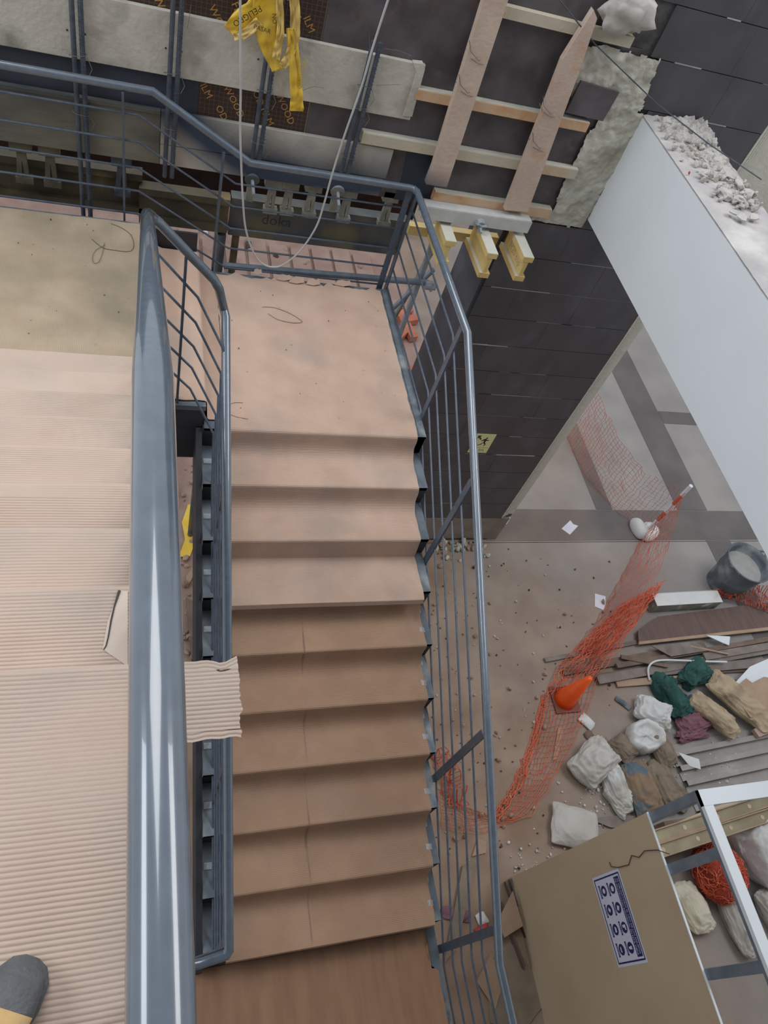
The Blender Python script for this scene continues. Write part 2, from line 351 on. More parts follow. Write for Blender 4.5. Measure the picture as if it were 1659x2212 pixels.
# sheet of corrugated cardboard draped along a 2D path
def fillet(pts, rad):
    out = []
    for i, p in enumerate(pts):
        p = Vector(p)
        if i in (0, len(pts)-1) or rad[i] <= 0: out.append(p); continue
        a = (Vector(pts[i-1]) - p); b = (Vector(pts[i+1]) - p); r = min(rad[i], a.length*0.8, b.length*0.8) if rad[i] > 0.03 else min(rad[i], a.length*0.19, b.length*0.19)
        A = p + a.normalized()*r; B = p + b.normalized()*r
        for k in range(9):
            t = k/8; out.append(A*(1-t)**2 + p*2*t*(1-t) + B*t*t)
    return out
def resample(P, ds):
    out = [P[0]]; acc = 0.0
    L = [0.0]
    for i in range(1, len(P)): L.append(L[-1] + (P[i]-P[i-1]).length)
    n = max(2, int(L[-1]/ds)); j = 0; res = []
    for k in range(n+1):
        s = L[-1]*k/n
        while j < len(L)-2 and L[j+1] < s: j += 1
        t = (s-L[j])/max(1e-9, L[j+1]-L[j]); res.append((P[j].lerp(P[j+1], t), s))
    return res
def sheet(path, rad, w0, w1, nw, place, amp=0.0013, pitch=0.0092, ds=0.0015, crush=0.5, seed=1, sideup=1, ragged=0.0, wav=0.002, crushscale=5.0, ends=None):
    rs = resample(fillet(path, rad), ds); n = len(rs); mb = MB(); vs = []
    pts = [p for p, s in rs]
    for i, (p, s) in enumerate(rs):
        t = (pts[min(n-1, i+2)] - pts[max(0, i-2)]).normalized(); nn = Vector((-t.y, t.x))*sideup
        for k in range(nw+1):
            u = k/nw; w = w0 + (w1-w0)*u
            cr = noise.noise(Vector((w*crushscale*0.6, s*crushscale, seed*7.3)))
            cr2 = noise.noise(Vector((w*crushscale*2, s*crushscale*3, seed*3.3)))
            a = amp*min(1.0, max(0.0, 0.75 - crush*(cr*1.4 + 0.35 + 0.4*cr2)))
            d = a*1.5*abs(math.cos(pi*s/pitch + 0.6*noise.noise(Vector((w*9, s*2, seed)))))**0.8
            d += wav*noise.noise(Vector((w*3, s*4, seed*1.3)))
            q = p + nn*d
            ww = w
            if k in (0, nw): ww += 0.006*noise.noise(Vector((s*14, k*3.1, seed)))
            if ragged and i < 40:
                rg = ragged*max(-1, min(1, 2.2*noise.noise(Vector((w*9, 0.3, seed))) + 1.2*noise.noise(Vector((w*34, 1.3, seed)))))
                q = q - Vector((t.x, t.y))*(-rg)*(1-i/40)
            vs.append(place(ww, q.x, q.y))
    m = nw+1
    fs = [(i*m+k, i*m+k+1, (i+1)*m+k+1, (i+1)*m+k) for i in range(n-1) for k in range(nw)]
    mb.add(vs, fs); return mb

# ================================================================== SETTING
# ground floor
fl = thing('floor', (4, 2, G), kind='structure')
MB().box(-4, 14, -6, 1.55, G-0.2, G).build('floor_screed', dust, fl)
MB().box(-6, 14, 1.56, 16, G-0.2, G-0.002).build('floor_back_area', slabstone, fl)
MB().box(-6, 3.95, 2.1, 16, G-0.001, G+0.012).build('dusty_floor_patch', pinkd, fl)
for k_, (x0, x1, y0, y1) in enumerate(((4.05, 13, 1.58, 2.06), (7.12, 7.62, 2.07, 9), (5.80, 6.05, 2.07, 9), (7.35, 7.75, -1.2, 1.57), (7.63, 13, 3.7, 3.95))):
    MB().box(x0, x1, y0, y1, G-0.01, G+0.004).build('floor_band', band, fl)
# far wall closing the back area
cg_ = thing('shade_ceiling', (3, -6, 4.9), kind='structure'); MB().box(-7, 12, -7, -2.5, 4.6, 4.8).build('shade_ceiling_slab', conc, cg_)  # unseen ceiling, added to keep skylight off the lower stair
MB().box(-7, 12, -7.2, -7, G, 4.8).build('shade_wall_near', conc)  # unseen wall behind the camera, added to cut the ambient light
bpy.data.objects['shade_wall_near']['kind'] = 'structure'
MB().box(-6, 14, 12, 12.2, G, 3.5).build('wall_far', mat('far_wall', (120, 112, 110), (134, 126, 122), rough=0.9, scale=2))
bpy.data.objects['wall_far']['kind'] = 'structure'

# tiled wall
wb = thing('wall_back', (3.3, YW, G), kind='structure')
MB().box(2.54, 4.04, YW+0.012, YW+0.5, G, 0.599).build('wall_core', grout, wb)
MB().box(2.87, 4.04, YW+0.012, YW+0.5, 0.60, 3.2).box(2.505, 2.87, YW+0.012, YW+0.5, 1.795, 3.2).build('wall_core', grout, wb)
JO = [G, -3.51, -3.22, -2.925, -2.63, -2.345, -2.055, -1.765, -1.475, -1.19, -0.90, -0.60, -0.31, -0.015, 0.285, 0.58, 0.88, 1.175, 1.468, 1.765, 2.055, 2.35, 2.645, 2.94]
starts = {18: 2.98, 19: 2.94, 20: 2.82, 17: 3.12}
rt = random.Random(3)
for r in range(2, len(JO)-1):
    z0, z1 = JO[r]+0.0025, JO[r+1]-0.0025
    lo = 2.53 if z1 < 0.62 else (3.0 if z1 > 1.6 else 3.08)
    if z1 > 1.8: lo = 2.50
    if 0.6 < z0 and z1 < 1.5: lo = 3.1
    st = starts.get(r, 2.53 + rt.random()*0.6) - 1.2
    x = st
    while x < 4.04:
        a, b = max(x, lo)+0.0008, min(x+0.6, 4.045)-0.0008
        if r == 19 and a < 2.93: a = max(a, 3.0)
        if b-a > 0.03:
            pr = rt.uniform(0, 0.0025)
            MB().box(a, b, YW-pr, YW+0.012, z0, z1).build('tile', tile, wb)
        x += 0.6
for a, b, c, d in ((2.66, 3.0, -0.606, 0), (3.3, 3.4, 2.056, 0), (3.12, 3.32, 1.766, 0), (3.5, 3.95, -2.056, 0), (2.6, 3.12, -0.014, 0), (3.56, 3.74, 1.469, 0)):
    MB().box(a, b, YW-0.004, YW+0.004, c-0.003, c+0.004).build('grout_smear', groutw, wb)
for k_ in range(34):
    r_ = rt.randrange(2, 21); L_ = rt.uniform(0.1, 0.6); x_ = rt.uniform(2.56, 4.0-L_)
    if JO[r_] > 0.5 and x_ < 3.1: continue
    MB().box(x_, x_+L_, YW-0.0015, YW+0.004, JO[r_]-0.0022, JO[r_]+0.0022).build('grout_line', groutw if k_ % 3 == 0 else mat('grout_pale', (116, 114, 114), (136, 134, 132), rough=0.9), wb)
MB().box(2.53, 4.045, YW-0.004, YW+0.012, G+0.03, -3.222).build('bare_plinth', mat('bare_plaster', (132, 122, 110), (150, 142, 130), rough=0.95, scale=4, c3=(104, 96, 88), s3=2, bump=0.6), wb)
MB().box(2.53, 4.045, YW+0.002, YW+0.012, G, G+0.03).build('plinth_gap', steeld, wb)
# left return face of the wall
MB().box(2.50, 2.535, YW+0.01, YW+0.55, G, 0.62).build('return_face', mat('return_dark', (58, 58, 64), (74, 76, 84), rough=0.6, scale=3, c3=(96, 102, 112), s3=2), wb)
# layered plaster edge at the right end
for i, (dx, w_, y_) in enumerate(((4.048, 0.016, -0.006), (4.072, 0.014, -0.002), (4.094, 0.016, 0.004), (4.118, 0.06, 0.012))):
    MB().box(dx, dx+w_, YW+y_, YW+0.3, -3.2+0.02*i, 3.2).build('plaster_layer', beamtop, wb)
MB().box(4.046, 4.176, YW+0.018, YW+0.29, -3.2, 3.2).build('plaster_core', grout, wb)
MB().box(4.046, 4.17, YW+0.0, YW+0.34, G, -3.22).build('plinth_end', bpy.data.materials['bare_plaster'], wb)
MB().box(4.17, 4.9, YW+0.02, YW+0.1, 0.9, 3.2).build('door_jamb', beamtop, wb)

# ------------------------------------------------------------------ white beam
bm_ = thing('white_beam', (3.3, -1.2, 0.67), kind='structure')
MB().box(3.09, 3.56, -5.0, YW-0.002, 0.672, 1.425).build('beam_body', white, bm_)
xs = []
mb = MB(); nx, ny = 14, 200
vs = []
for j in range(ny+1):
    for i in range(nx+1):
        x = 3.09 + 0.47*i/nx; y = YW-0.004 - 6.5*j/ny
        z = 1.442 + 0.006*nz(x*9, y*9) + 0.003*nz(x*40, y*40)
        if i == 0: x += 0.003*nz(y*20); z = 1.436
        vs.append((x, y, z))
fs = [(j*(nx+1)+i, j*(nx+1)+i+1, (j+1)*(nx+1)+i+1, (j+1)*(nx+1)+i) for j in range(ny) for i in range(nx)]
mb.add(vs, fs); n0 = len(mb.v)
mb.box(3.092, 3.558, -4.9, YW-0.004, 1.40, 1.432)
mb.build('beam_top', conc, bm_)

# ================================================================== STEEL STAIR
st = thing('steel_staircase', (0.3, -0.5, G), 'blue-grey steel staircase turning round the narrow open well, cardboard laid over its steps', 'staircase')
# landing beside the formwork
MB().box(0.345, 1.70, -0.0, 1.405, -0.02, 0.0).build('landing_plate', steel, st)
MB().box(1.655, 1.70, 0.0, 1.405, -0.20, 0.004).build('edge_beam', steel, st)
MB().box(0.35, 1.65, 1.385, 1.405, -0.20, -0.02).build('edge_beam', steeld, st)
for i in range(1, 10):
    y1, y0 = -(i-1)*TR, -i*TR
    o = MB().box(0.336, 1.70, y0, y1+0.01, -i*RI-0.028, -i*RI).build('tread', steel, st)
for i in range(0, 10):
    MB().box(0.338, 1.698, -i*TR-0.0, -i*TR+0.012, -(i+1)*RI-0.02, -i*RI-0.001).build('riser', steeld, st)
MB().box(-1.4, 1.70, -4.6, -9*TR, -10*RI-0.03, -10*RI).build('bottom_landing_plate', steel, st)
def stringer(x0, x1, ya, za, yb, zb, d):
    return MB().prism([(ya, za), (yb, zb), (yb, zb-d), (ya, za-d)], (x0, 0, 0), (0, 1, 0), (0, 0, 1), (1, 0, 0), x1-x0)
stringer(0.300, 0.334, 0.02, -0.02, -2.56, -2.56*RI/TR-0.03, 0.30).build('stringer', steeld, st)
stringer(1.56, 1.575, 0.04, -0.2, -2.6, -2.6*RI/TR-0.22, 0.14).build('stringer', steeld, st)
# cross step between the two landings
MB().box(0.065, 0.345, 0.04, 1.40, 2*RI-RI-0.028, RI).build('tread', steel, st)
MB().box(0.333, 0.345, 0.045, 1.40, -0.02, RI-0.03).build('riser', steeld, st)
MB().box(0.053, 0.065, 0.045, 1.40, RI, 2*RI-0.02).build('riser', steeld, st)
MB().box(0.01, 0.338, 0.028, 0.04, -0.30, RI-0.002).build('end_plate', steeld, st)
MB().box(0.18, 0.345, 0.024, 0.05, RI-0.035, RI-0.001).build('end_flange', steel, st)
# upper landing and upper flight
MB().box(-1.6, 0.065, 0.04, 1.40, 2*RI-0.02, 2*RI).build('landing_plate', steel, st)
MB().box(-1.6, 0.34, 1.385, 1.40, 2*RI-0.2, 2*RI-0.02).build('edge_beam', steeld, st)
TU = 0.2775
for k in range(8):
    y1 = 0.04 - TU*k; z = 0.462 + RI*k
    MB().box(-1.4, -0.005, y1-TU-0.012, y1, z-0.028, z).build('tread', steel, st)
for k in range(9):
    y1 = 0.04 - TU*k; z = 0.462 + RI*k
    MB().box(-1.4, -0.007, y1-0.012, y1-0.001, z-RI, z-0.001).build('riser', steeld, st)
ZT = 0.462 + RI*8
MB().box(-1.6, 0.03, -4.8, 0.04-TU*8, ZT-0.03, ZT).build('top_landing_plate', steel, st)
stringer(-0.004, 0.006, 0.04, 0.44, 0.04-TU*8, ZT-0.02, 0.24).build('stringer', steeld, st)

# ================================================================== RAILINGS
ro = thing('outer_railing', (1.7, 0.0, -0.2), 'blue-grey railing with five thin bars round both landings and down the lower flight', 'railing')
ZA, ZB = 1.098, 0.785
xr0, xr1 = 1.706, 1.735
def xr(y): return xr0 + (xr1-xr0)*max(0.0, min(1.0, (0.08-y)/2.88))
sl = RI/TR
rail = [(-2.2, 1.465, ZA), (0.05, 1.465, ZA), (0.617, 1.445, ZB), (1.640, 1.44, ZB), (1.672, 1.432, ZB), (1.690, 1.405, ZB), (xr(0.083), 0.083, ZB), (xr(-2.80), -2.80, ZB-sl*2.883+0.03), (1.735, -4.4, ZB-sl*2.883+0.03)]
autosmooth(MB().tube(rail, 0.0225, 18).build('handrail', paint, ro), 30)
offs = (0.145, 0.302, 0.462, 0.613, 0.770)
for i, d in enumerate(offs):
    zs = ZB-d
    p = [(-2.2, 1.452, ZA-d+0.02), (-0.022, 1.452, ZA-d+0.008), (0.545, 1.44, zs), (1.655, 1.44, zs)]
    MB().tube(p, 0.0065, 8).build('rail_bar', paintd, ro, smooth=True)
    y0 = 0.230
    zl = zs - sl*(0.230+2.745) + 0.03
    p = [(1.70, 1.447, zs), (xr(y0), y0, zs), (xr(-2.745), -2.745, zl), (1.733, -4.4, zl)]
    MB().tube(p, 0.0065, 8).build('rail_bar', paintd, ro, smooth=True)
def post(x, y, z0, z1, wx, wy, parent, m=paintd):
    MB().box(x-wx/2, x+wx/2, y-wy/2, y+wy/2, z0, z1).build('post', m, parent)
post(-0.105, 1.45, 0.26, ZA-0.02, 0.012, 0.04, ro); post(0.457, 1.447, -0.02, ZB+0.05, 0.014, 0.045, ro)
post(1.650, 1.44, -0.10, ZB-0.02, 0.04, 0.012, ro); post(1.700, 1.44, -0.10, ZB-0.02, 0.012, 0.045, ro)
for y, zt, zb in ((0.16, ZB-0.03, -0.04), (-0.62, 0.36, -0.52), (-1.79, -0.28, -1.09), (-2.655, -0.74, -1.62)):
    post(xr(y)-0.004, y, zb, zt, 0.012, 0.045, ro)
    MB().box(xr(y)-0.05, xr(y)+0.01, y-0.02, y+0.02, zb-0.012, zb).build('post_foot', paintd, ro)

ri = thing('inner_railing', (0.2, 0.0, 0.2), 'large glossy grey handrail in the foreground with its thin bars, wrapping round the stair well', 'railing')
ZR = 2.50
r1 = [(0.026, -4.6, ZR), (0.022, -3.2, ZR), (0.016, -2.095, ZR), (0.020, -0.08, ZR-0.5555*2.015), (0.026, 0.0, 1.33), (0.045, 0.045, 1.285)]
autosmooth(MB().tube(r1, [0.0295, 0.0295, 0.0285, 0.026, 0.024, 0.0225], 32).build('handrail', paint, ri), 30)
r2 = [(0.045, 0.045, 1.285), (0.07, 0.058, 1.255), (0.322, 0.062, 0.985), (0.350, 0.07, 0.93), (0.388, 0.098, ZB), (0.397, 0.06, ZB-0.02), (0.398, -2.50, ZB-0.06-sl*2.58+0.06), (0.398, -2.545, -0.66), (0.385, -2.56, -0.67), (0.27, -2.575, -0.68), (0.12, -2.58, -0.68)]
autosmooth(MB().tube(r2, 0.0225, 18).build('handrail', paint, ri), 30)
for i, d in enumerate(offs):
    p = [(0.06, 0.06, 1.25-d*1.0), (0.255, 0.06, 1.02-d), (0.386, -0.10, 0.86-d-0.02), (0.388, -0.3, ZB-d-sl*0.36), (0.390, -2.52, ZB-d-sl*2.60), (0.15, -2.56, ZB-d-sl*2.60)]
    MB().tube(p, 0.0065, 8).build('rail_bar', paintd, ri, smooth=True)
    p = [(0.022, -4.6, ZR-d), (0.018, -2.2, ZR-d), (0.022, -0.05, ZR-d-1.17), (0.06, 0.06, 1.25-d)]
    MB().tube(p, 0.0065, 8).build('rail_bar', paintd, ri, smooth=True)
post(0.190, 0.06, 0.145, 1.10, 0.012, 0.04, ri)
for y in (-0.62, -1.79, -2.5): post(0.392, y, ZB+sl*y-0.84, ZB+sl*y-0.05, 0.012, 0.045, ri)
for y in (-0.5, -1.5): post(0.018, y, ZR-0.5555*(y+2.095)-0.95, ZR-0.5555*(y+2.095)-0.02, 0.012, 0.045, ri)
post(0.02, -2.8, ZT-0.02, ZR-0.02, 0.012, 0.045, ri)

# ================================================================== CARDBOARD
PL = lambda w, a, z: (w, a, z)        # path runs along y
PA = lambda w, a, z: (a, w, z)        # path runs along x
e = 0.010
# upper landing + cross step, flutes along y
path = [(-1.58, 2*RI+e), (0.060, 2*RI+e)]
tag(sheet(path, [0, 0], 0.058, 1.372, 46, PA, amp=0.0018, crush=0.45, seed=2, sideup=1, crushscale=3).build('cardboard_sheet', kraftA, smooth=True, fix=False),
    'olive-brown corrugated cardboard covering the upper left landing', 'cardboard')
path = [(0.030, 2*RI+e+0.004), (0.074, 2*RI+e+0.004), (0.085, RI+e), (0.350, RI+e), (0.362, e), (0.472, e)]
tag(sheet(path, [0, .02, .06, .02, .03, 0], 0.058, 1.368, 40, PA, amp=0.0016, crush=0.4, seed=3, sideup=1, crushscale=3).build('cardboard_sheet', kraft, smooth=True, fix=False),
    'corrugated cardboard folded over the cross step behind the thin inner bars', 'cardboard')
# lower landing and first three steps
pts = [(1.383, e), (-0.012, e)]; rad = [0, 0.02]
for i in (1, 2, 3):
    pts += [(-(i-1)*TR-0.036, -i*RI+e), (-i*TR-0.012, -i*RI+e)]; rad += [0.085, 0.016]
pts[-1] = (-3*TR-0.062, -3*RI+e+0.004); rad[-1] = 0
pts.append((-3*TR-0.07, -3*RI-0.02)); rad[-2] = 0.01; rad.append(0)
tag(sheet(pts, rad, 0.475, 1.640, 44, PL, amp=0.0017, crush=0.45, seed=5, sideup=-1, ragged=0.028, wav=0.004).build('cardboard_sheet', kraft, smooth=True, fix=False),
    'pinkish corrugated cardboard over the square landing and first three steps down, torn back edge', 'cardboard')
pts = [(-3*TR-0.012, -3*RI-0.012)]; rad = [0]
for i in range(4, 10):
    pts += [(-(i-1)*TR-0.034, -i*RI+e), (-i*TR-0.012, -i*RI+e)]; rad += [0.08, 0.015]
pts[-1] = (-9*TR-0.022, -9*RI+e+0.002); rad[-1] = 0.004; pts.append((-9*TR-0.024, -9*RI-0.03)); rad.append(0)
tag(sheet(pts, rad, 0.452, 1.655, 44, PL, amp=0.0015, crush=0.45, seed=9, sideup=-1, wav=0.003).build('cardboard_sheet', kraft2, smooth=True, fix=False),
    'brown corrugated cardboard over the lower six steps with a lengthwise crease', 'cardboard')
cs = bpy.data.objects['cardboard_sheet.003']
# crease line along the lower sheet
crs = resample(fillet(pts, rad), 0.02); mb = MB(); vs = []
for i, (p, s_) in enumerate(crs):
    a_, b_2 = crs[max(0, i-1)][0], crs[min(len(crs)-1, i+1)][0]; t_ = (b_2-a_).normalized(); n_2 = Vector((t_.y, -t_.x)); q_ = p + n_2*0.0016
    xx = 0.905 + 0.02*s_/2.6 + 0.007*nz(s_*4); ww = 0.0042 + 0.0018*nz(s_*11, 3)
    vs += [(xx-ww, q_.x, q_.y), (xx+ww, q_.x, q_.y)]
mb.add(vs, [(2*i, 2*i+1, 2*i+3, 2*i+2) for i in range(len(crs)-1)])
mb.build('crease', mat('crease_brown', (138, 114, 96), (152, 126, 106), rough=0.9), cs)
# bottom landing sheet, smooth side up
mb = MB(); vs = []; n1, n2 = 40, 60
for j in range(n2+1):
    for i in range(n1+1):
        x = 0.30 + 1.375*i/n1; y = -2.54 - 1.9*j/n2
        if i == n1: x += 0.012*nz(y*9) - (0.10 if y > -2.62 else 0.0) - (0.045 if y > -2.74 else 0)
        if i == 0: x += 0.02*nz(y*13)
        vs.append((x, y, -10*RI+0.008+0.004*nz(x*2.5, y*2)+0.002*abs(nz(x*9, y*1.2))))
mb.add(vs, [(j*(n1+1)+i, j*(n1+1)+i+1, (j+1)*(n1+1)+i+1, (j+1)*(n1+1)+i) for j in range(n2) for i in range(n1)])
tag(mb.build('cardboard_sheet', kraft3, smooth=True), 'smooth orange-brown cardboard lying on the lowest landing', 'cardboard')
# upper flight
pts = [(0.056, 2*RI+e)]; rad = [0]
for k in range(6):
    y = 0.04-TU*k; z = 0.462+RI*k
    pts += [(y+0.012, z+e), (y-TU+0.014, z+e)]; rad += [0.02, 0.04]
pts = pts[:-1]; rad = rad[:-1]; pts[-1] = (0.04-TU*5+0.012, 0.462+RI*5+e); pts.append((-1.46, 0.462+RI*5+e)); rad.append(0)
tag(sheet(pts, rad, -1.38, -0.008, 44, PL, amp=0.0020, crush=0.85, seed=12, sideup=-1, crushscale=3.5).build('cardboard_sheet', kraftU, smooth=True, fix=False),
    'worn corrugated cardboard over the lower half of the left flight, flutes trodden flat', 'cardboard')
pts = [(-1.40, 0.462+RI*5+e+0.004), (0.04-TU*6+0.016, 0.462+RI*5+e+0.004)]; rad = [0, 0.03]
for k in (6, 7, 8):
    y = 0.04-TU*k; z = 0.462+RI*k
    pts += [(y+0.014, z+e+0.002), (y-TU+0.014, z+e+0.002)]; rad += [0.02, 0.04]
pts[-1] = (-4.6, ZT+e+0.002); rad[-1] = 0
tag(sheet(pts, rad, -1.38, -0.004, 44, PL, amp=0.0023, pitch=0.0098, ds=0.0012, crush=0.40, seed=15, sideup=-1, crushscale=3.2).build('cardboard_sheet', kraftU, smooth=True, fix=False),
    'pale corrugated cardboard with crisp flutes on the top steps in the foreground', 'cardboard')
# torn tongue sticking out past the handrail and the smooth patch it was torn from
pth = [(-2.352, ZT+0.004), (-2.26, ZT+0.018), (-2.178, ZT+0.012)]
def PT(w, a, z):
    w2 = w + (0.010*nz(a*22, 2) + 0.004*nz(a*90, 2) if w > 0.2 else 0); return (w2, a + 0.03*(0.22-w) - (0.014*nz(w*26, 7) if a > -2.20 else 0) - (0.008*nz(w*24, 9) if a < -2.335 else 0), z + 0.05*(w-0.02))
tag(sheet(pth, [0, 0.05, 0], -0.02, 0.208, 18, PT, amp=0.0022, pitch=0.0095, ds=0.0012, crush=0.1, seed=21, wav=0.006).build('torn_cardboard_flap', kraftU, smooth=True, fix=False),
    'torn square of corrugated cardboard poking out from under the big handrail', 'cardboard')
zp = 0.462+RI*7+e+0.0045
pp_ = [at(257, 1277, z=zp), at(276, 1278, z=zp), at(276, 1440, z=zp), at(232, 1410, z=zp), at(222, 1402, z=zp), at(232, 1345, z=zp)]
tag(MB().prism([(p.x, p.y) for p in pp_], (0, 0, zp), (1, 0, 0), (0, 1, 0), (0, 0, 1), 0.002).build('torn_cardboard_patch', mat('kraft_liner', (206, 190, 176), (214, 198, 184), rough=0.8)),
    'smooth pale patch where the cardboard is torn beside the handrail', 'cardboard')
tp = [at(a, b, z=zp+0.003) for a, b in ((258, 1276), (247, 1310), (240, 1340), (234, 1375), (229, 1395), (224, 1403))]
tag(MB().tube(tp, [0.0035, 0.002, 0.002, 0.0016, 0.0014, 0.001], 6).build('tear_edge', wired), 'dark curled tear line in the cardboard left of the handrail', 'cardboard')
# clear tape holding the cardboard along the right edge
tl = [(0.62+i*0.93, i) for i in range(0)]
for i in range(3, 9):
    for dy in (0.07, 0.2):
        y = -i*TR-dy; z = -(i+1)*RI+e+0.003
        x0 = 1.63; w = 0.05; k = random.uniform(-0.006, 0.006)
        mb = MB(); g_ = 5
        vs = [(x0 + (w+k)*a/g_, y + 0.032*b/2, z + 0.002*nz(a*3.3+i, b*2.1+dy*9) - (0.006*max(0, a-2))) for b in range(3) for a in range(g_+1)]
        mb.add(vs, [(b*(g_+1)+a, b*(g_+1)+a+1, (b+1)*(g_+1)+a+1, (b+1)*(g_+1)+a) for b in range(2) for a in range(g_)])
        mb.build('tape', clear, cs)
for i in range(0, 8):
    y = -i*TR-0.14; z = -(i+1)*RI+e+0.003
    mb = MB(); vs = [(0.345+0.05*a/4, y+0.035*b/2, z+0.002*nz(a*2.3+i, b)) for b in range(3) for a in range(5)]
    mb.add(vs, [(b*5+a, b*5+a+1, (b+1)*5+a+1, (b+1)*5+a) for b in range(2) for a in range(4)]); mb.build('tape', clear, cs)
# loops of wire and crumbs on the cardboard
def wire(pxs, z, r, name, label, m=wired, cat='wire'):
    P = [at(a, b, z=z+(c if len(q) > 2 else 0)) for q in pxs for a, b, c in [(q[0], q[1], q[2] if len(q) > 2 else 0)]]
    Q = []
    for i in range(len(P)-1):      # catmull
        p0, p1, p2, p3 = P[max(0, i-1)], P[i], P[i+1], P[min(len(P)-1, i+2)]
        for k in range(6):
            t = k/6; Q.append(0.5*((2*p1) + (p2-p0)*t + (2*p0-5*p1+4*p2-p3)*t*t + (3*p1-p0-3*p2+p3)*t**3))
    Q.append(P[-1]); return tag(MB().tube(Q, r, 6).build(name, m, smooth=True), label, cat)
za = 2*RI+e+0.004
wire([(240, 483), (262, 492), (283, 508), (289, 532), (278, 543), (245, 540), (222, 535), (198, 516)], za, 0.0013, 'wire_loop', 'thin dark looped wire on the upper left landing near the handrail end')
wire([(226, 524), (222, 545), (214, 565), (203, 568), (200, 555), (208, 540), (226, 530)], za+0.003, 0.0011, 'wire_loop', 'small curl of wire beside the looped wire on the left landing')
wire([(566, 663), (590, 664), (620, 674), (645, 688), (652, 696), (630, 697), (600, 690), (579, 677)], e+0.006, 0.0013, 'wire_loop', 'thin dark wire bent in an oval on the square landing')
wire([(490, 878), (505, 870), (525, 870)], e+0.006, 0.001, 'wire_scrap', 'short wire scrap beside the inner rail on the square landing')
wire([(492, 893), (510, 900), (536, 905)], e+0.006, 0.001, 'wire_scrap', 'second short wire scrap below the first one beside the inner rail')
rr = random.Random(5)
for i in range(26):
    x, y = rr.uniform(0.55, 1.6), rr.uniform(0.1, 1.3)
    k = rr.uniform(0.003, 0.006)
    tag(chunk((x, y, e+0.003), k, i).build('grit', rubble if i % 2 else wired), 'tiny crumb of grit on the cardboard of the square landing', 'grit', 'crumbs on the square landing')
for i in range(26):
    x, y = rr.uniform(-0.9, -0.05), rr.uniform(0.15, 1.3)
    tag(chunk((x, y, za), rr.uniform(0.003, 0.006), 60+i).build('grit', rubble if i % 3 else wired), 'tiny crumb of grit on the cardboard of the upper left landing', 'grit', 'crumbs on the left landing')
p = at(604, 970, z=-RI+e); tag(chunk(p, 0.014, 3).build('plaster_crumb', rubble), 'pale plaster crumb, the larger of two on the first step down', 'crumb')
p = at(534, 972, z=-RI+e); tag(chunk(p, 0.009, 4).build('plaster_crumb', rubble), 'small round plaster crumb on the first step down, nearer the inner rail', 'crumb')
# torn scraps along the back edge
for i, (a, b, w) in enumerate(((612, 600, 0.05), (640, 606, 0.055), (676, 610, 0.05), (740, 612, 0.06), (556, 588, 0.03))):
    p = at(a, b, z=e+0.012)
    mb = MB().prism([(-w, -0.02), (-w*0.6, 0.022), (0, 0.030), (w*0.5, 0.022), (w*0.95, 0.028), (w, -0.015), (0, -0.03)], p, (1, 0, 0.05), (0, 1, 0.15), (0, 0, 1), 0.003)
    tag(mb.build('cardboard_scrap', kraft), 'torn curl of cardboard at the back edge of the square landing', 'cardboard', 'torn curls along the back edge')

# ================================================================== BOOT
bt = thing('work_boot', (-0.23, -2.80, ZT+e), 'grey-toed work boot with tan upper at the lower left corner', 'boot')
def loftboot(sec, name, m, n=20, sub=None):
    mb = MB(); vs = []; d = Vector((0.42, 0.91, 0)).normalized(); r = Vector((d.y, -d.x, 0)); o = Vector((-0.178, -2.722, ZT+e+0.002))
    for (s, w, z0, z1) in sec:
        for j in range(n):
            a = 2*pi*j/n; cx = math.cos(a); sz = math.sin(a)
            hx = w*math.copysign(abs(cx)**0.7, cx); zz = (z0+z1)/2 + (z1-z0)/2*math.copysign(abs(sz)**0.75, sz)
            vs.append(o + d*s + r*hx + Vector((0, 0, zz)))
    fs = [(i*n+j, i*n+(j+1) % n, (i+1)*n+(j+1) % n, (i+1)*n+j) for i in range(len(sec)-1) for j in range(n)]
    fs += [tuple(range(n)), tuple(range((len(sec)-1)*n, len(sec)*n))[::-1]]
    return mb.add(vs, fs).build(name, m, bt, smooth=True)
loftboot([(-0.27, 0.034, 0, 0.02), (-0.22, 0.036, 0, 0.022), (-0.12, 0.036, 0, 0.02), (-0.04, 0.048, 0, 0.02), (0.0, 0.044, 0, 0.02), (0.020, 0.030, 0, 0.02), (0.028, 0.012, 0.002, 0.018)], 'sole', bootg)
loftboot([(-0.075, 0.045, 0.015, 0.070), (-0.045, 0.046, 0.015, 0.062), (-0.015, 0.042, 0.015, 0.054), (0.008, 0.034, 0.015, 0.044), (0.022, 0.018, 0.016, 0.030), (0.026, 0.006, 0.018, 0.024)], 'toe_cap', bootg)
loftboot([(-0.265, 0.030, 0.018, 0.10), (-0.22, 0.034, 0.018, 0.14), (-0.16, 0.036, 0.018, 0.12), (-0.11, 0.040, 0.018, 0.088), (-0.070, 0.0455, 0.017, 0.074), (-0.05, 0.0465, 0.017, 0.066)], 'upper', boott)
loftboot([(-0.27, 0.040, 0.09, 0.20), (-0.245, 0.046, 0.09, 0.21), (-0.20, 0.046, 0.09, 0.20), (-0.165, 0.036, 0.09, 0.17)], 'collar', boott)
for k in range(4):
    s = -0.10-0.024*k; d = Vector((0.42, 0.91, 0)).normalized(); r = Vector((d.y, -d.x, 0)); o = Vector((-0.178, -2.722, ZT+e+0.088+0.014*k))
    MB().tube([o+d*s-r*0.024+Vector((0, 0, -0.008)), o+d*(s+0.01), o+d*s+r*0.024+Vector((0, 0, -0.008))], 0.0025, 6).build('lace', bootg, bt)

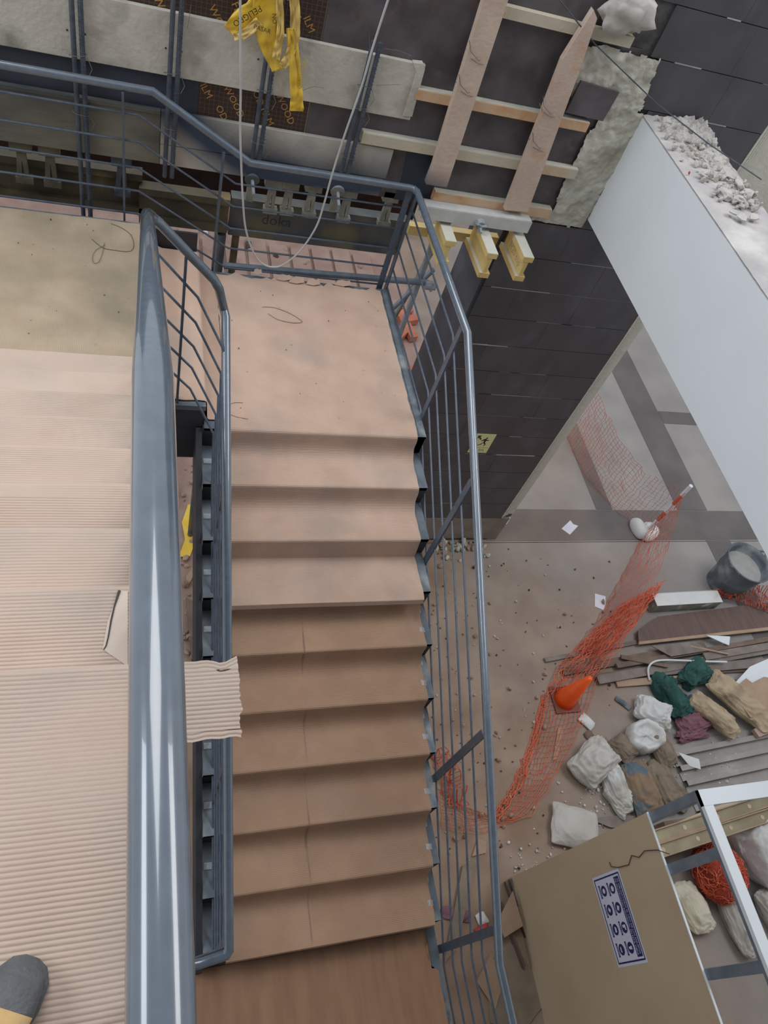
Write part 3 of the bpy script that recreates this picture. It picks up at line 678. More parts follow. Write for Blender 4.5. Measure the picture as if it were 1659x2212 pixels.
# ================================================================== FORMWORK ON THE WALL BEHIND THE STAIR
def plate(pxs, y, depth, name, m, parent=None, label=None, cat=None, group=None, back=True):
    P = [at(a, b, y=y) for a, b in pxs]
    o = MB().prism([(p.x, p.z) for p in P], (0, y, 0), (1, 0, 0), (0, 0, 1), (0, 1, 0), depth).build(name, m, parent)
    if parent is None: tag(o, label, cat, group)
    return o
def slab(x0, x1, y0, y1, z0, z1, name, m, parent=None, label=None, cat=None, group=None, bev=0.0):
    o = MB().box(x0, x1, y0, y1, z0, z1).build(name, m, parent)
    if bev:
        b = o.modifiers.new('b', 'BEVEL'); b.width = bev; b.segments = 2
    if parent is None: tag(o, label, cat, group)
    return o
pw = slab(-1.8, 0.94, 1.600, 1.618, 0.60, 2.6, 'plywood_sheet', plyg, None, 'brown film-faced plywood with a fine grid and orange lettering, behind the boards', 'plywood')
mb = MB()
for (px, py, t) in ((450, 15, 'WOOD'), (500, 10, 'FILM'), (620, 0, 'FILM'), (655, 40, 'ILM'), (432, 185, 'ILM'), (482, 188, 'WOOD'), (545, 200, 'OD FILM'), (595, 205, 'WOOD'), (465, 232, 'OD'), (330, -5, 'W')):
    p = at(px, py, y=1.598); addtext(mb, t, (p.x, 1.5985, p.z), (0.55, 0, -0.83), (0.83, 0, 0.55), 0.040)
mb.build('printed_letters', brownink, pw, stuff=True, fix=False)
slab(0.945, 2.50, 1.600, 1.618, 0.60, 2.6, 'plywood_sheet', plyd, None, 'dark stained plywood sheet behind the timber battens', 'plywood')
slab(2.502, 2.865, 1.600, 1.618, 0.60, 1.792, 'plywood_sheet', plyd, None, 'dark plywood sheet between the pointed batten and the mortar', 'plywood')
slab(-1.8, 0.30, 1.596, 1.5995, 0.93, 1.145, 'painted_strip', bluep, None, 'dark blue oversprayed strip of plywood between the two long boards', 'plywood')
plate([(1256, 176), (1338, 200), (1302, 262), (1222, 243)], 1.548, 0.02, 'plywood_offcut', plyd, None, 'small dark square of plywood set in the mortar at the right', 'plywood')
plate([(868, 385), (885, 300), (960, 320), (925, 440), (850, 430)], 1.597, 0.003, 'painted_patch', bluep, None, 'blue oversprayed corner patch beside the lower board', 'plywood')
# long boards
b1 = slab(-1.8, 1.56, 1.568, 1.599, 1.145, 1.470, 'concrete_board', board, None, 'upper long pale cement-stained board with black nail holes', 'board', bev=0.003)
for px, py in ((145, 65), (184, 74), (358, 104), (392, 112), (558, 128)):
    p = at(px, py, y=1.567); MB().tube([(p.x, 1.5665, p.z), (p.x, 1.569, p.z)], 0.0055, 8).build('nail_hole', wired, b1)
plate([(893, 136), (915, 138), (918, 150), (890, 252), (871, 250), (900, 158)], 1.555, 0.04, 'end_cleat', board, b1)
drab = mat('board_dirt_shade', (104, 102, 92), (130, 128, 114), rough=0.9, scale=4, stretch=(0.4, 1, 1), c3=(60, 66, 74), s3=1.4, t3=(0.5, 0.62), bump=0.3)  # dirt, overspray and shadow together put into this board colour
slab(-1.8, 0.098, 1.572, 1.599, 0.615, 0.945, 'concrete_board', drab, None, 'dark dirty board end at the left behind the railing bars', 'board', bev=0.004)
slab(-1.8, 0.095, 1.562, 1.571, 0.925, 0.944, 'board_fillet', drab, None, 'narrow pale fillet along the top of the dirty board', 'board')
b2 = slab(0.10, 1.515, 1.570, 1.599, 0.745, 0.945, 'concrete_board', boards_m, None, 'lower long pale board dusted with blue paint above the railing', 'board', bev=0.003)
b3 = slab(0.10, 1.500, 1.572, 1.599, 0.615, 0.742, 'concrete_board', boards_m, None, 'narrow bottom board directly above the clamps and beams', 'board', bev=0.003)
# tied reinforcing bar pairs
def rebar(x, z0, z1, lab, x2=None):
    t = thing('rebar_pair', (x, 1.535, z0), lab, 'rebar', 'upright pairs of tied bars on the boards')
    for dx in (-0.021, 0.021):
        a = (x+dx, 1.535, z0); b = ((x2 if x2 is not None else x)+dx, 1.535, z1)
        mb = MB().tube([a, b], 0.0135, 10)
        n = int((z1-z0)/0.022)
        if dx > 0:
            for k in range(n):
                zz = z0 + (k+0.5)*(z1-z0)/n; xx = a[0] + (b[0]-a[0])*(k+0.5)/n
                mb.tube([(xx-0.014, 1.527, zz-0.006), (xx, 1.5205, zz), (xx+0.014, 1.527, zz+0.006)], 0.0025, 4)
        mb.build('rebar', rebar_m, t)
    for zz in (z1-0.25, 1.18, 0.88):
        if z0 < zz < z1:
            pts = [(x+0.045*math.cos(a)*1.0, 1.535+0.02*math.sin(a), zz+0.012*math.sin(a*0.5+zz*9)) for a in [k*pi/6 for k in range(14)]]
            MB().tube(pts + [(x+0.07, 1.52, zz-0.05), (x+0.05, 1.51, zz-0.09)], 0.0014, 5).build('tie_wire', wire_m, t)
rebar(-0.330, 0.20, 2.5, 'pair of dark tied bars standing upright at the far left behind the railing', -0.32)
rebar(0.150, 0.56, 2.5, 'pair of dark tied bars, second from the left, above the sloping rail', 0.18)
rebar(0.660, 0.745, 2.5, 'pair of dark tied bars under the yellow tape', 0.675)
rebar(1.225, 0.755, 1.55, 'pair of dark tied bars behind the hanging cable, right of the yellow tape', 1.235)
# timber battens
def hb(pxs, lab, m2=timbery, dep=0.052):
    P = [at(a, b, y=1.545) for a, b in pxs]; x0, x1 = P[0].x, P[1].x; z1 = (P[0].z+P[1].z)/2; z0 = (P[2].z+P[3].z)/2
    t = thing('timber_batten', ((x0+x1)/2, 1.57, z0), lab, 'batten', 'level battens on the dark plywood')
    slab(x0, x1, 1.547, 1.599, z0, z1-0.003, 'wood', m2, t, bev=0.003); slab(x0+0.004, x1-0.004, 1.549, 1.599, z1-0.004, z1, 'dust_layer', beamtop, t)
    return t
hb([(905, 190), (1275, 268), (1270, 292), (905, 213)], 'level timber batten with an orange face, uppermost of three, right of the boards', timbero)
hb([(785, 283), (1250, 370), (1250, 392), (785, 310)], 'long pale level batten, middle of the three, starting above the railing corner')
hb([(940, 416), (1195, 452), (1190, 476), (940, 436)], 'short level batten, lowest of the three, just above the steel channel', timbero)
slab(1.85, 2.75, 1.55, 1.599, 1.80, 1.86, 'timber_batten', timbery, None, 'pale level batten at the top edge of the picture beside the crumpled plastic', 'batten')
plate([(1046, 0-60), (1118, -60), (1098, 0), (965, 405), (920, 398), (935, 360), (1045, 0)], 1.497, 0.048, 'timber_batten', overspray('timber_sprayed', (196, 174, 156), (208, 188, 170)), None, 'wide upright batten crossing the level ones, left of two', 'batten', 'upright battens on the dark plywood')
plate([(1283, 22), (1290, 40), (1255, 145), (1140, 458), (1090, 454), (1215, 130)], 1.497, 0.046, 'timber_batten', timber, None, 'narrow upright batten with a pointed top, right of two', 'batten', 'upright battens on the dark plywood')
for i, (px, py) in enumerate(((1033, 130), (1010, 200), (1188, 245), (1165, 320))):
    p = at(px, py, y=1.49); x = p.x
    pts = [(x-0.075, 1.53, p.z+0.03), (x-0.05, 1.50, p.z), (x, 1.488, p.z-0.015), (x+0.055, 1.50, p.z-0.02), (x+0.05, 1.52, p.z+0.005), (x, 1.486, p.z+0.0), (x-0.06, 1.49, p.z+0.035), (x-0.085, 1.50, p.z+0.085)]
    tag(MB().tube(pts, 0.002, 5).build('tie_wire', wire_m), 'twisted tie wire round a level crossing of the upright battens', 'wire', 'tie wires on the upright battens')
for i, (px, py, dx, dz) in enumerate(((700, 190, -0.13, -0.03), (812, 185, 0.13, 0.04), (830, 105, 0.16, 0.0), (799, 108, -0.03, 0.09), (405, 60, 0.01, 0.12))):
    p = at(px, py, y=1.52)
    tag(MB().tube([p, p+Vector((dx*0.5, -0.01, dz*0.3+0.01)), p+Vector((dx, -0.02, dz))], 0.0013, 5).build('wire_end', wire_m), 'loose wire end sticking out in front of the boards', 'wire', 'loose wire ends at the boards')
# mortar patch around the formwork
poly = [(p.x, p.z) for p in (at(a, b, y=1.585) for a, b in ((1268, 100), (1300, 98), (1345, 112), (1425, 128), (1388, 232), (1374, 240), (1398, 250), (1330, 365), (1268, 472), (1256, 492), (1200, 484), (1140, 476), (1142, 466), (1195, 455), (1215, 400), (1232, 365), (1262, 300), (1296, 255), (1225, 245), (1235, 175)))]
def inside(x, y):
    c = False; j = len(poly)-1
    for i in range(len(poly)):
        a, b = poly[i], poly[j]
        if (a[1] > y) != (b[1] > y) and x < (b[0]-a[0])*(y-a[1])/(b[1]-a[1]) + a[0]: c = not c
        j = i
    return c
mb = MB(); h = 0.0125; NX, NZ = 58, 106; idx = {}; vs = []; fs = []
for j in range(NZ):
    for i in range(NX):
        x = 2.42+i*h; z = 0.55+j*h
        if inside(x+h/2+0.02*nz(x*14, z*14), z+h/2+0.014*nz(x*14+5, z*14)):
            q = []
            for a, b in ((i, j), (i+1, j), (i+1, j+1), (i, j+1)):
                if (a, b) not in idx:
                    X = 2.42+a*h; Z = 0.55+b*h
                    idx[(a, b)] = len(vs); vs.append((X+0.004*nz(X*40, Z*40), 1.580-0.018*nz(X*12, Z*12, 4)-0.010*nz(X*34, Z*34, 9)-0.004*nz(X*90, Z*90), Z+0.004*nz(X*40+9, Z*40)))
                q.append(idx[(a, b)])
            fs.append(tuple(q))
mb.add(vs, fs); o = mb.build('mortar_patch', mortar, None, True); tag(o, 'rough pale mortar smeared round the formwork beside the white beam', 'mortar')
# crumpled plastic at the top
tag(blob((2.62, 1.53, 1.84), (0.16, 0.05, 0.12), 0, 5, 0.25, 2.0, 3, 2, ridged=0.3).build('plastic_bag', sackg, None, True), 'crumpled whitish plastic at the top of the battens', 'bag')
# steel channel and clamp over the beams
ch = thing('steel_channel', (2.2, 1.5, 0.56), 'pale dusty steel channel lying across the ends of the yellow beams', 'channel')
P = [at(930, 440, y=1.5), at(1135, 470, y=1.5)]
MB().box(1.79, 2.60, 1.455, 1.545, 0.652, 0.662).box(1.79, 2.60, 1.450, 1.458, 0.575, 0.662).box(1.79, 2.60, 1.542, 1.55, 0.575, 0.662).build('channel_body', cheader, ch)
cl = thing('wing_nut', (2.215, 1.44, 0.56), 'galvanised wing nut and plate on the pale steel channel', 'clamp')
MB().tube([(2.215, 1.455, 0.61), (2.215, 1.42, 0.60)], 0.034, 8).build('plate', galv, cl); MB().tube([(2.215, 1.45, 0.61), (2.215, 1.37, 0.58)], 0.009, 8).build('threaded_rod', galv, cl)
for a in (0.4, 2.5, 4.6): MB().tube([(2.215, 1.415, 0.60), (2.215+0.04*math.cos(a), 1.40, 0.60+0.04*math.sin(a))], [0.012, 0.009], 6).build('wing', galv, cl)
# yellow timber I-beams sticking out towards the stair
def ibeam(x, y0, y1, ztop, lab, txt=False):
    t = thing('timber_beam', (x, (y0+y1)/2, ztop-0.2), lab, 'beam', 'yellow beam ends below the channel')
    MB().box(x-0.04, x+0.04, y0, y1, ztop-0.04, ztop-0.001).build('flange', beamy, t); MB().box(x-0.0395, x+0.0395, y0+0.002, y1, ztop-0.002, ztop+0.001).build('dust_layer', beamtop, t)
    MB().box(x-0.04, x+0.04, y0, y1, ztop-0.2, ztop-0.16).build('flange', beamy, t)
    MB().box(x-0.014, x+0.014, y0+0.004, y1, ztop-0.17, ztop-0.03).build('web', beamy, t)
    MB().prism([(-0.0398, 0), (-0.0398, 0.001), (-0.015, 0.001), (-0.015, 0)], (x, y0, ztop-0.16), (1, 0, 0), (0, 0, 1), (0, 1, 0), y1-y0).build('dust_layer', beamtop, t)
    if txt:
        mb = MB(); addtext(mb, 'H20 top', (x-0.0145, y1-0.10, ztop-0.125), (0, -1, 0), (0, 0, 1), 0.05); mb.build('printed_letters', plank_t, t, fix=False)
    return t
ibeam(2.555, 1.21, 1.60, 0.545, 'yellow timber beam end with print on its side, rightmost of three', True)
ibeam(2.275, 1.20, 1.60, 0.545, 'yellow timber beam end under the wing nut, middle of three')
ibeam(1.985, 1.28, 1.60, 0.545, 'yellow timber beam end beside the railing corner, leftmost of three')
slab(1.80, 2.50, 1.62, 1.68, 0.33, 0.40, 'timber_packer', beamy, None, 'yellow timber packer behind the beam ends', 'timber')
# walers below the boards
def wal(x0, x1, z0, z1, y, m, lab, txt=None):
    t = thing('waler_beam', ((x0+x1)/2, y, z0), lab, 'beam')
    MB().box(x0, x1, y+0.03, y+0.06, z0+0.02, z1-0.02).build('web', m, t)
    for a, b in ((z1-0.045, z1), (z0, z0+0.045)): MB().box(x0, x1, y, y+0.09, a, b).build('flange', m, t)
    if txt:
        mb = MB(); addtext(mb, txt, (x0+0.22, y+0.0295, z0+0.10), (1, 0, 0), (0, 0, 1), 0.075); mb.build('printed_letters', mat('waler_letters', (58, 62, 64), (66, 70, 70), rough=0.7), t, fix=False)
    return t
wal(0.56, 1.80, 0.12, 0.40, 1.66, waler, 'grey steel waler beam with dark lettering behind the railing bars', 'doka')
wal(-1.8, 0.0, 0.19, 0.47, 1.66, walery, 'dull brown waler beam behind the railing at the left')
wal(-0.02, 0.55, 0.15, 0.40, 1.63, walery, 'short yellowish waler beam end behind the sloping rail')
def clamp(x, z1, k, lab, m=clampm):
    t = thing('beam_clamp', (x, 1.63, z1-0.2*k), lab, 'clamp', 'clamps between the boards and the waler')
    MB().box(x-0.045*k, x+0.045*k, 1.60, 1.66, z1-0.06*k, z1).build('head', m, t)
    MB().prism([(-0.018, -0.06), (0.018, -0.06), (0.024, -0.19), (0.006, -0.19), (0, -0.10), (-0.008, -0.19), (-0.03, -0.19)], (x, 1.61, z1), (k, 0, 0), (0, 0, k), (0, 1, 0), 0.03).build('jaw', m, t)
    MB().box(x-0.035*k, x+0.04*k, 1.60, 1.65, z1-0.215*k, z1-0.185*k).build('foot', m, t)
for px, py, w in ((593, 392, 'second clamp'), (630, 396, 'third clamp'), (680, 402, 'fourth clamp'), (757, 414, 'clamp right of the wing plate'), (847, 424, 'last clamp near the railing corner')):
    p = at(px, py, y=1.60); clamp(p.x, p.z+0.025, 1.22, w + ' from the left under the boards, grey and dusty')
for px, py, w in ((42, 312, 'leftmost'), (105, 322, 'second'), (262, 345, 'third')):
    p = at(px, py, y=1.60); clamp(p.x, p.z+0.03, 1.3, w + ' dull clamp behind the bars at the left edge', rebar_m if w == 'third' else mat('clamp_dull', (84, 82, 66), (104, 100, 80), rough=0.8, scale=12))
for px, py, w in ((544, 385, 'round wing plate left of the hanging cable'), (728, 410, 'round wing plate with a bright pin, right of the hanging cable')):
    p = at(px, py, y=1.60); t = thing('wing_plate', (p.x, 1.6, p.z-0.05), w, 'clamp')
    MB().tube([(p.x, 1.60, p.z+0.01), (p.x, 1.575, p.z)], 0.048, 14).build('disc', plast, t)
    MB().tube([(p.x, 1.59, p.z+0.01), (p.x+0.01, 1.50, p.z-0.05)], 0.011, 8).build('pin', galv, t)
    MB().box(p.x-0.022, p.x+0.022, 1.59, 1.62, p.z-0.16, p.z).build('stem', clampm, t)
slab(-1.8, 1.95, 1.98, 2.02, 0.22, 0.50, 'gap_shade_sheet', mat('gap_shade_dark', (52, 42, 38), (84, 60, 52), rough=0.9, scale=5), None, 'dark brown sheet standing in for the shaded gap behind the clamps', 'board')  # dark colour stands in for the shade of the deep gap
# scaffold tubes
sc = thing('scaffold_tube', (1.3, 1.6, -0.11), 'long grey scaffold tube lying level behind the square landing', 'tube')
MB().tube([(0.55, 1.60, -0.09), (2.08, 1.60, -0.045)], 0.024, 14).build('tube', galvb, sc, smooth=False)
MB().tube([(2.05, 1.57, -0.045), (2.13, 1.57, -0.043)], 0.035, 10).build('coupler', galv, sc); MB().tube([(2.10, 1.55, -0.08), (2.10, 1.55, 0.0)], 0.012, 8).build('bolt', galv, sc)
def prop(x, y, z0, z1, lab, m, tilt=0.0, r=0.024):
    t = thing('steel_prop', (x, y, z0), lab, 'prop', None)
    MB().tube([(x, y, z0), (x+tilt, y, z1)], r, 12).build('tube', m, t)
    MB().tube([(x+tilt*0.7, y, z0+(z1-z0)*0.7), (x+tilt*0.72, y, z0+(z1-z0)*0.7+0.06)], r*1.5, 12).build('collar', m, t)
    MB().box(x-0.06, x+0.06, y-0.06, y+0.06, z0-0.008, z0).build('foot', m, t)
    return t
prop(2.03, 1.66, G, 0.33, 'tall pale prop behind the railing corner', galv, 0.0)
prop(0.52, 1.66, G, 0.12, 'dark prop behind the post between the landings', waler, 0.0, 0.03)
prop(0.62, 1.70, G, 0.14, 'second dark prop just right of the post between the landings', walery, 0.0, 0.026)
for i, (a, b) in enumerate((((2.0, 2.0, -1.2), (2.3, 2.1, 0.2)), ((1.9, 1.9, -0.75), (2.2, 1.85, -0.1)))):
    tag(MB().tube([a, b], 0.02, 10).build('brace_tube', galvb if i else clampm), ('thin' if i else 'dull') + ' slanting brace tube behind the right railing', 'tube')
# yellow warning tape hung on the third pair of bars
def ribbon(pxs, y, w, lab, name='warning_tape', m=tapey, txt=None, seed=1, ysh=None):
    """pxs: centre line on the plane y; w: width; crumpled"""
    P = [at(a, b, y=y) for a, b in pxs]; Q = []
    for i in range(len(P)-1):
        p0, p1, p2, p3 = P[max(0, i-1)], P[i], P[i+1], P[min(len(P)-1, i+2)]
        for k in range(8):
            t = k/8; Q.append(0.5*((2*p1) + (p2-p0)*t + (2*p0-5*p1+4*p2-p3)*t*t + (3*p1-p0-3*p2+p3)*t**3))
    Q.append(P[-1]); vs = []; nn = 9
    for i, q in enumerate(Q):
        t = (Q[min(len(Q)-1, i+1)]-Q[max(0, i-1)]).normalized(); s = Vector((t.z, 0, -t.x))
        ww = w[0] + (w[1]-w[0])*i/(len(Q)-1) if hasattr(w, '__len__') else w
        for k in range(nn):
            u = k/(nn-1)-0.5
            vs.append(q + s*(ww*u) + Vector((0.004*nz(i*0.3, k*0.9, seed+7), -0.014*abs(nz(i*0.16, k*0.55, seed))*2 - 0.012*nz(i*0.3, k*0.25, seed+3) + (ysh or 0), 0)))
    mb = MB().add(vs, [(i*nn+k, i*nn+k+1, (i+1)*nn+k+1, (i+1)*nn+k) for i in range(len(Q)-1) for k in range(nn-1)])
    o = mb.build(name, m, None, True, fix=False); so = o.modifiers.new('s', 'SOLIDIFY'); so.thickness = 0.0012
    return tag(o, lab, 'tape', 'yellow tape over the upper board'), Q
o1, Q1 = ribbon([(585, -60), (560, 10), (520, 45), (497, 70)], 1.50, (0.13, 0.09), 'yellow tape lying crumpled to the left of the bars, with black print', seed=1)
o2, Q2 = ribbon([(590, -50), (575, 20), (575, 70), (585, 110), (600, 150)], 1.49, (0.17, 0.06), 'folded yellow tape wrapped over the front of the bars', seed=4)
o3, Q3 = ribbon([(560, 45), (530, 72), (505, 78)], 1.485, (0.05, 0.04), 'short pale fold of yellow tape at the left', m=tapet, seed=6)
o4, Q4 = ribbon([(600, -60), (603, 0), (606, 60), (601, 100), (596, 128)], 1.475, (0.035, 0.045), 'narrow pale strand of tape down the middle', m=tapet, seed=8)
o5, Q5 = ribbon([(632, -40), (637, 20), (636, 80), (625, 120), (611, 142)], 1.48, (0.05, 0.055), 'pale matte strip of tape looping down right of the bars', m=tapet, seed=9)
o6, Q6 = ribbon([(628, 60), (634, 110), (638, 170), (641, 215), (640, 240)], 1.475, (0.05, 0.082), 'long hanging end of bright yellow tape with faint letters', seed=11)
for o, t, px, d, hgt in ((o1, 'PELIGRO', (560, 12), (-0.62, 0, -0.5), 0.03), (o1, 'NO', (545, 0), (0.62, 0, 0.5), 0.035), (o2, 'PASAR', (548, 62), (1, 0, -0.1), 0.022), (o2, 'NO', (588, 30), (0.2, 0, -1), 0.022)):
    p = at(px[0], px[1], y=1.462); d = Vector(d).normalized(); mb = MB(); addtext(mb, t, p, d, (-d.z, 0, d.x), hgt); mb.build('printed_letters', black, o, fix=False)
p = at(650, 130, y=1.455); mb = MB(); addtext(mb, 'PELIGRO', p, (0.02, 0, -1), (1, 0, 0.02), 0.028); mb.build('printed_letters', mat('tape_faint', (196, 158, 60), (206, 168, 70), rough=0.5), o6, fix=False)
# hanging cable
pts = [(518, -80), (519, 0), (519, 70), (520, 180), (519, 280), (521, 350), (524, 420), (530, 490), (545, 540), (565, 568), (590, 577), (615, 570), (650, 540), (683, 490), (700, 440), (718, 375), (745, 290), (780, 190), (803, 110), (825, 40), (845, -20), (870, -90)]
P = [at(a, b, y=1.36) for a, b in pts]; Q = []
for i in range(len(P)-1):
    p0, p1, p2, p3 = P[max(0, i-1)], P[i], P[i+1], P[min(len(P)-1, i+2)]
    for k in range(5):
        t = k/5; Q.append(0.5*((2*p1) + (p2-p0)*t + (2*p0-5*p1+4*p2-p3)*t*t + (3*p1-p0-3*p2+p3)*t**3))
tag(MB().tube(Q, 0.0062, 8).build('hanging_cable', cable_m, None, True), 'grey cable hanging in a loop in front of the boards and railing', 'cable')
# long thin rod from the mortar to the rubble
tag(MB().tube([at(1205, -5, y=1.50), at(1285, 95, y=1.53), at(1420, 225, y=1.46), at(1530, 310, z=1.50), at(1645, 388, z=1.48)], 0.0038, 8).build('thin_rod', rebar_m), 'long thin grey rod slanting over the mortar and the rubble on the beam', 'rod')
# emergency exit sign on the tiles
pS = [at(1035, 937, y=YW-0.006), at(1072, 940, y=YW-0.006), at(1053, 978, y=YW-0.006)]
x0, x1, zt, zb = 3.062, 3.262, -1.645, -1.905
x0 = pS[0].x-0.02; x1 = pS[1].x; zt = pS[0].z; zb = pS[2].z
sg = thing('exit_sign', ((x0+x1)/2, YW-0.01, zb), 'small pale yellow exit sign with a running figure on the dark tiles', 'sign')
MB().box(x0, x1, YW-0.009, YW-0.004, zb, zt).build('sign_plate', signy, sg)
w_, h_ = x1-x0, zt-zb
def sp(u, v): return (u*w_, v*h_)
mb = MB(); yy = YW-0.0096
def flat(poly): mb.prism([sp(u, v) for u, v in poly], (x0, yy, zb), (1, 0, 0), (0, 0, 1), (0, 1, 0), 0.0004)
flat([(0.10, 0.92), (0.30, 0.92), (0.24, 0.86), (0.36, 0.74), (0.31, 0.69), (0.19, 0.81), (0.13, 0.75)][::-1])
flat([(0.62+0.045*math.cos(a), 0.80+0.04*math.sin(a)) for a in [k*pi/5 for k in range(10)]])
flat([(0.50, 0.74), (0.58, 0.78), (0.66, 0.70), (0.62, 0.56), (0.54, 0.60)]); flat([(0.62, 0.72), (0.78, 0.70), (0.78, 0.67), (0.64, 0.66)]); flat([(0.50, 0.74), (0.38, 0.66), (0.41, 0.63), (0.54, 0.68)])
flat([(0.54, 0.60), (0.62, 0.58), (0.72, 0.46), (0.66, 0.36), (0.62, 0.38), (0.66, 0.46), (0.56, 0.52)]); flat([(0.54, 0.60), (0.50, 0.46), (0.34, 0.40), (0.34, 0.44), (0.46, 0.50)])
flat([(0.12, 0.60), (0.16, 0.62), (0.36, 0.40), (0.32, 0.38)]); flat([(0.04, 0.285), (0.96, 0.285), (0.96, 0.275), (0.04, 0.275)])
addtext(mb, 'SALIDA', (x0+0.2*w_, yy-0.0002, zb+0.10*h_), (1, 0, 0), (0, 0, 1), 0.1*h_, 0.6*w_)
mb.build('pictogram', signg, sg, fix=False)

# ================================================================== RUBBLE ON THE WHITE BEAM
rb = random.Random(11)
mb = MB(); n1, n2 = 60, 130; vs = []
for j in range(n2+1):
    for i in range(n1+1):
        x = 3.13+0.42*i/n1; y = 1.585-1.1*j/n2; u = i/n1; t = j/n2
        env = max(0.0, (0.25+0.75*u) * (1-t)**0.8 - 0.12 + 0.25*nz(x*5, y*5)) * min(1, (1-u)*9) * min(1, u*6)
        hgt = env*(0.045 + 0.05*max(0, 1-abs(nz(x*16, y*16))*3) + 0.03*nz(x*45, y*45))
        vs.append((x+0.006*nz(x*60, y*60), y+0.006*nz(x*60, y*60, 5), 1.438 + max(-0.004, hgt)))
mb.add(vs, [(j*(n1+1)+i, j*(n1+1)+i+1, (j+1)*(n1+1)+i+1, (j+1)*(n1+1)+i) for j in range(n2) for i in range(n1)])
tag(mb.build('rubble_heap', rubble, None, False), 'low heap of broken plaster crumbs on the far end of the white beam', 'rubble', kind='stuff')
for i in range(170):
    t = rb.random()**0.8; y = 1.56 - 0.95*t; xc = 3.22+0.20*t; x = min(3.54, max(3.12, xc + rb.gauss(0, 0.09)))
    if y > 1.25: x = rb.uniform(3.13, 3.55)
    r = rb.uniform(0.010, 0.034)
    tag(chunk((x, y, 1.443 + (0.02*(1-t) if x > 3.25 else 0)), r*0.8, 200+i).build('rubble_chunk', rubble), 'broken lump of plaster on top of the white beam', 'rubble', 'broken plaster on the white beam')
for i, (px, py, s) in enumerate(((1468, 258, 0.06), (1505, 275, 0.05), (1530, 290, 0.055), (1430, 250, 0.045), (1550, 345, 0.05), (1565, 420, 0.055), (1600, 430, 0.04))):
    p = at(px, py, z=1.46); p.x = min(p.x, 3.52); p.y = min(p.y, 1.52)
    tag(blob((p.x, p.y, 1.441), (s, s*0.8, s*0.5), i, 30+i, 0.3, 1.5, 2, 0.7, ridged=0.2).build('plaster_lump', rubble), ['second', 'third', 'fourth', 'nearest', 'fifth', 'second last', 'farthest'][i] + ' larger plaster lump on the white beam, counting from the mortar', 'rubble')
for i in range(16):
    x, y = rb.uniform(3.2, 3.52), rb.uniform(0.45, 1.3); a = rb.random()*6; r = rb.uniform(0.02, 0.05)
    tag(MB().prism([(r*rb.uniform(.6, 1.1)*math.cos(k*pi/3), r*rb.uniform(.5, .9)*math.sin(k*pi/3)) for k in range(6)], (x, y, 1.462), (math.cos(a), math.sin(a), 0.18), (-math.sin(a), math.cos(a), 0.1), (0, 0, 1), 0.008).build('plaster_flake', rubble), 'flat flake of plaster on top of the white beam', 'rubble', 'plaster flakes on the white beam')
p = at(1487, 377, z=1.445); tag(chunk(p, 0.012, 9).build('red_crumb', redp), 'tiny red crumb on the edge of the white beam', 'crumb')

# ================================================================== PARTITION FRAME WITH STICKER
XP = 3.273
pt = thing('partition_frame', (XP+0.3, -3.2, G), 'metal stud partition with a gold-beige gypsum panel, below right of the stair', 'partition')
MB().box(XP-0.013, XP, -4.6, -2.115, G, -1.31).build('gypsum_panel', gyp, pt)
MB().box(XP-0.0135, XP+0.001, -4.6, -2.112, -1.312, -1.306).build('panel_edge', white, pt)
MB().box(XP, XP+0.07, -4.6, -2.12, -0.775, -0.745).build('top_track', white, pt)
MB().box(XP, XP+0.072, -4.6, -2.12, -0.80, -0.775).build('track_lip', galvb, pt)
MB().box(XP+0.0, 6.0, -2.215, -2.12, -0.775, -0.743).build('top_track', white, pt)
for y in (-2.145, -2.47, -3.06, -3.7):
    MB().box(XP+0.002, XP+0.006, y-0.03, y+0.03, G, -0.76).box(XP+0.004, XP+0.066, y+0.024, y+0.03, G, -0.76).box(XP+0.004, XP+0.066, y-0.03, y-0.026, G, -0.76).build('stud', galvb, pt)
MB().box(XP, XP+0.07, -4.6, -2.12, G, G+0.03).build('floor_track', galvb, pt)
# safety sticker
sk = thing('safety_sticker', (XP-0.014, -2.65, -2.25), 'white sticker with navy frame and eight round safety symbols on the gold panel', 'sticker')
SY0, SY1, SZ0, SZ1 = -2.362, -2.945, -2.243, -1.853; SX = XP-0.0135; SW = SY0-SY1; SH = SZ1-SZ0
def pl(mb, poly, lift): mb.prism([(u*SW, v*SH) for u, v in poly], (SX-lift, SY0, SZ0), (0, -1, 0), (0, 0, 1), (-1, 0, 0), 0.0004)
m1 = MB(); pl(m1, [(0, 0), (1, 0), (1, 1), (0, 1)], 0.0004); m1.build('backing', signw, sk)
for a in ([(0.03, 0.04), (0.97, 0.04), (0.97, 0.065), (0.03, 0.065)], [(0.03, 0.935), (0.97, 0.935), (0.97, 0.96), (0.03, 0.96)], [(0.03, 0.065), (0.048, 0.065), (0.048, 0.935), (0.03, 0.935)], [(0.952, 0.065), (0.97, 0.065), (0.97, 0.935), (0.952, 0.935)]):
    m2 = MB(); pl(m2, a, 0.001); m2.build('border_line', navy, sk, fix=False)
m2 = MB(); pl(m2, [(0.07, 0.74), (0.93, 0.74), (0.93, 0.91), (0.07, 0.91)], 0.001); m2.build('title_bar', navy, sk, fix=False)
tx = ['CASCO', 'GUANTES', 'BOTAS', 'CHALECO', 'GAFAS', 'PROTECTOR', 'MASCARILLA', 'ARNES']
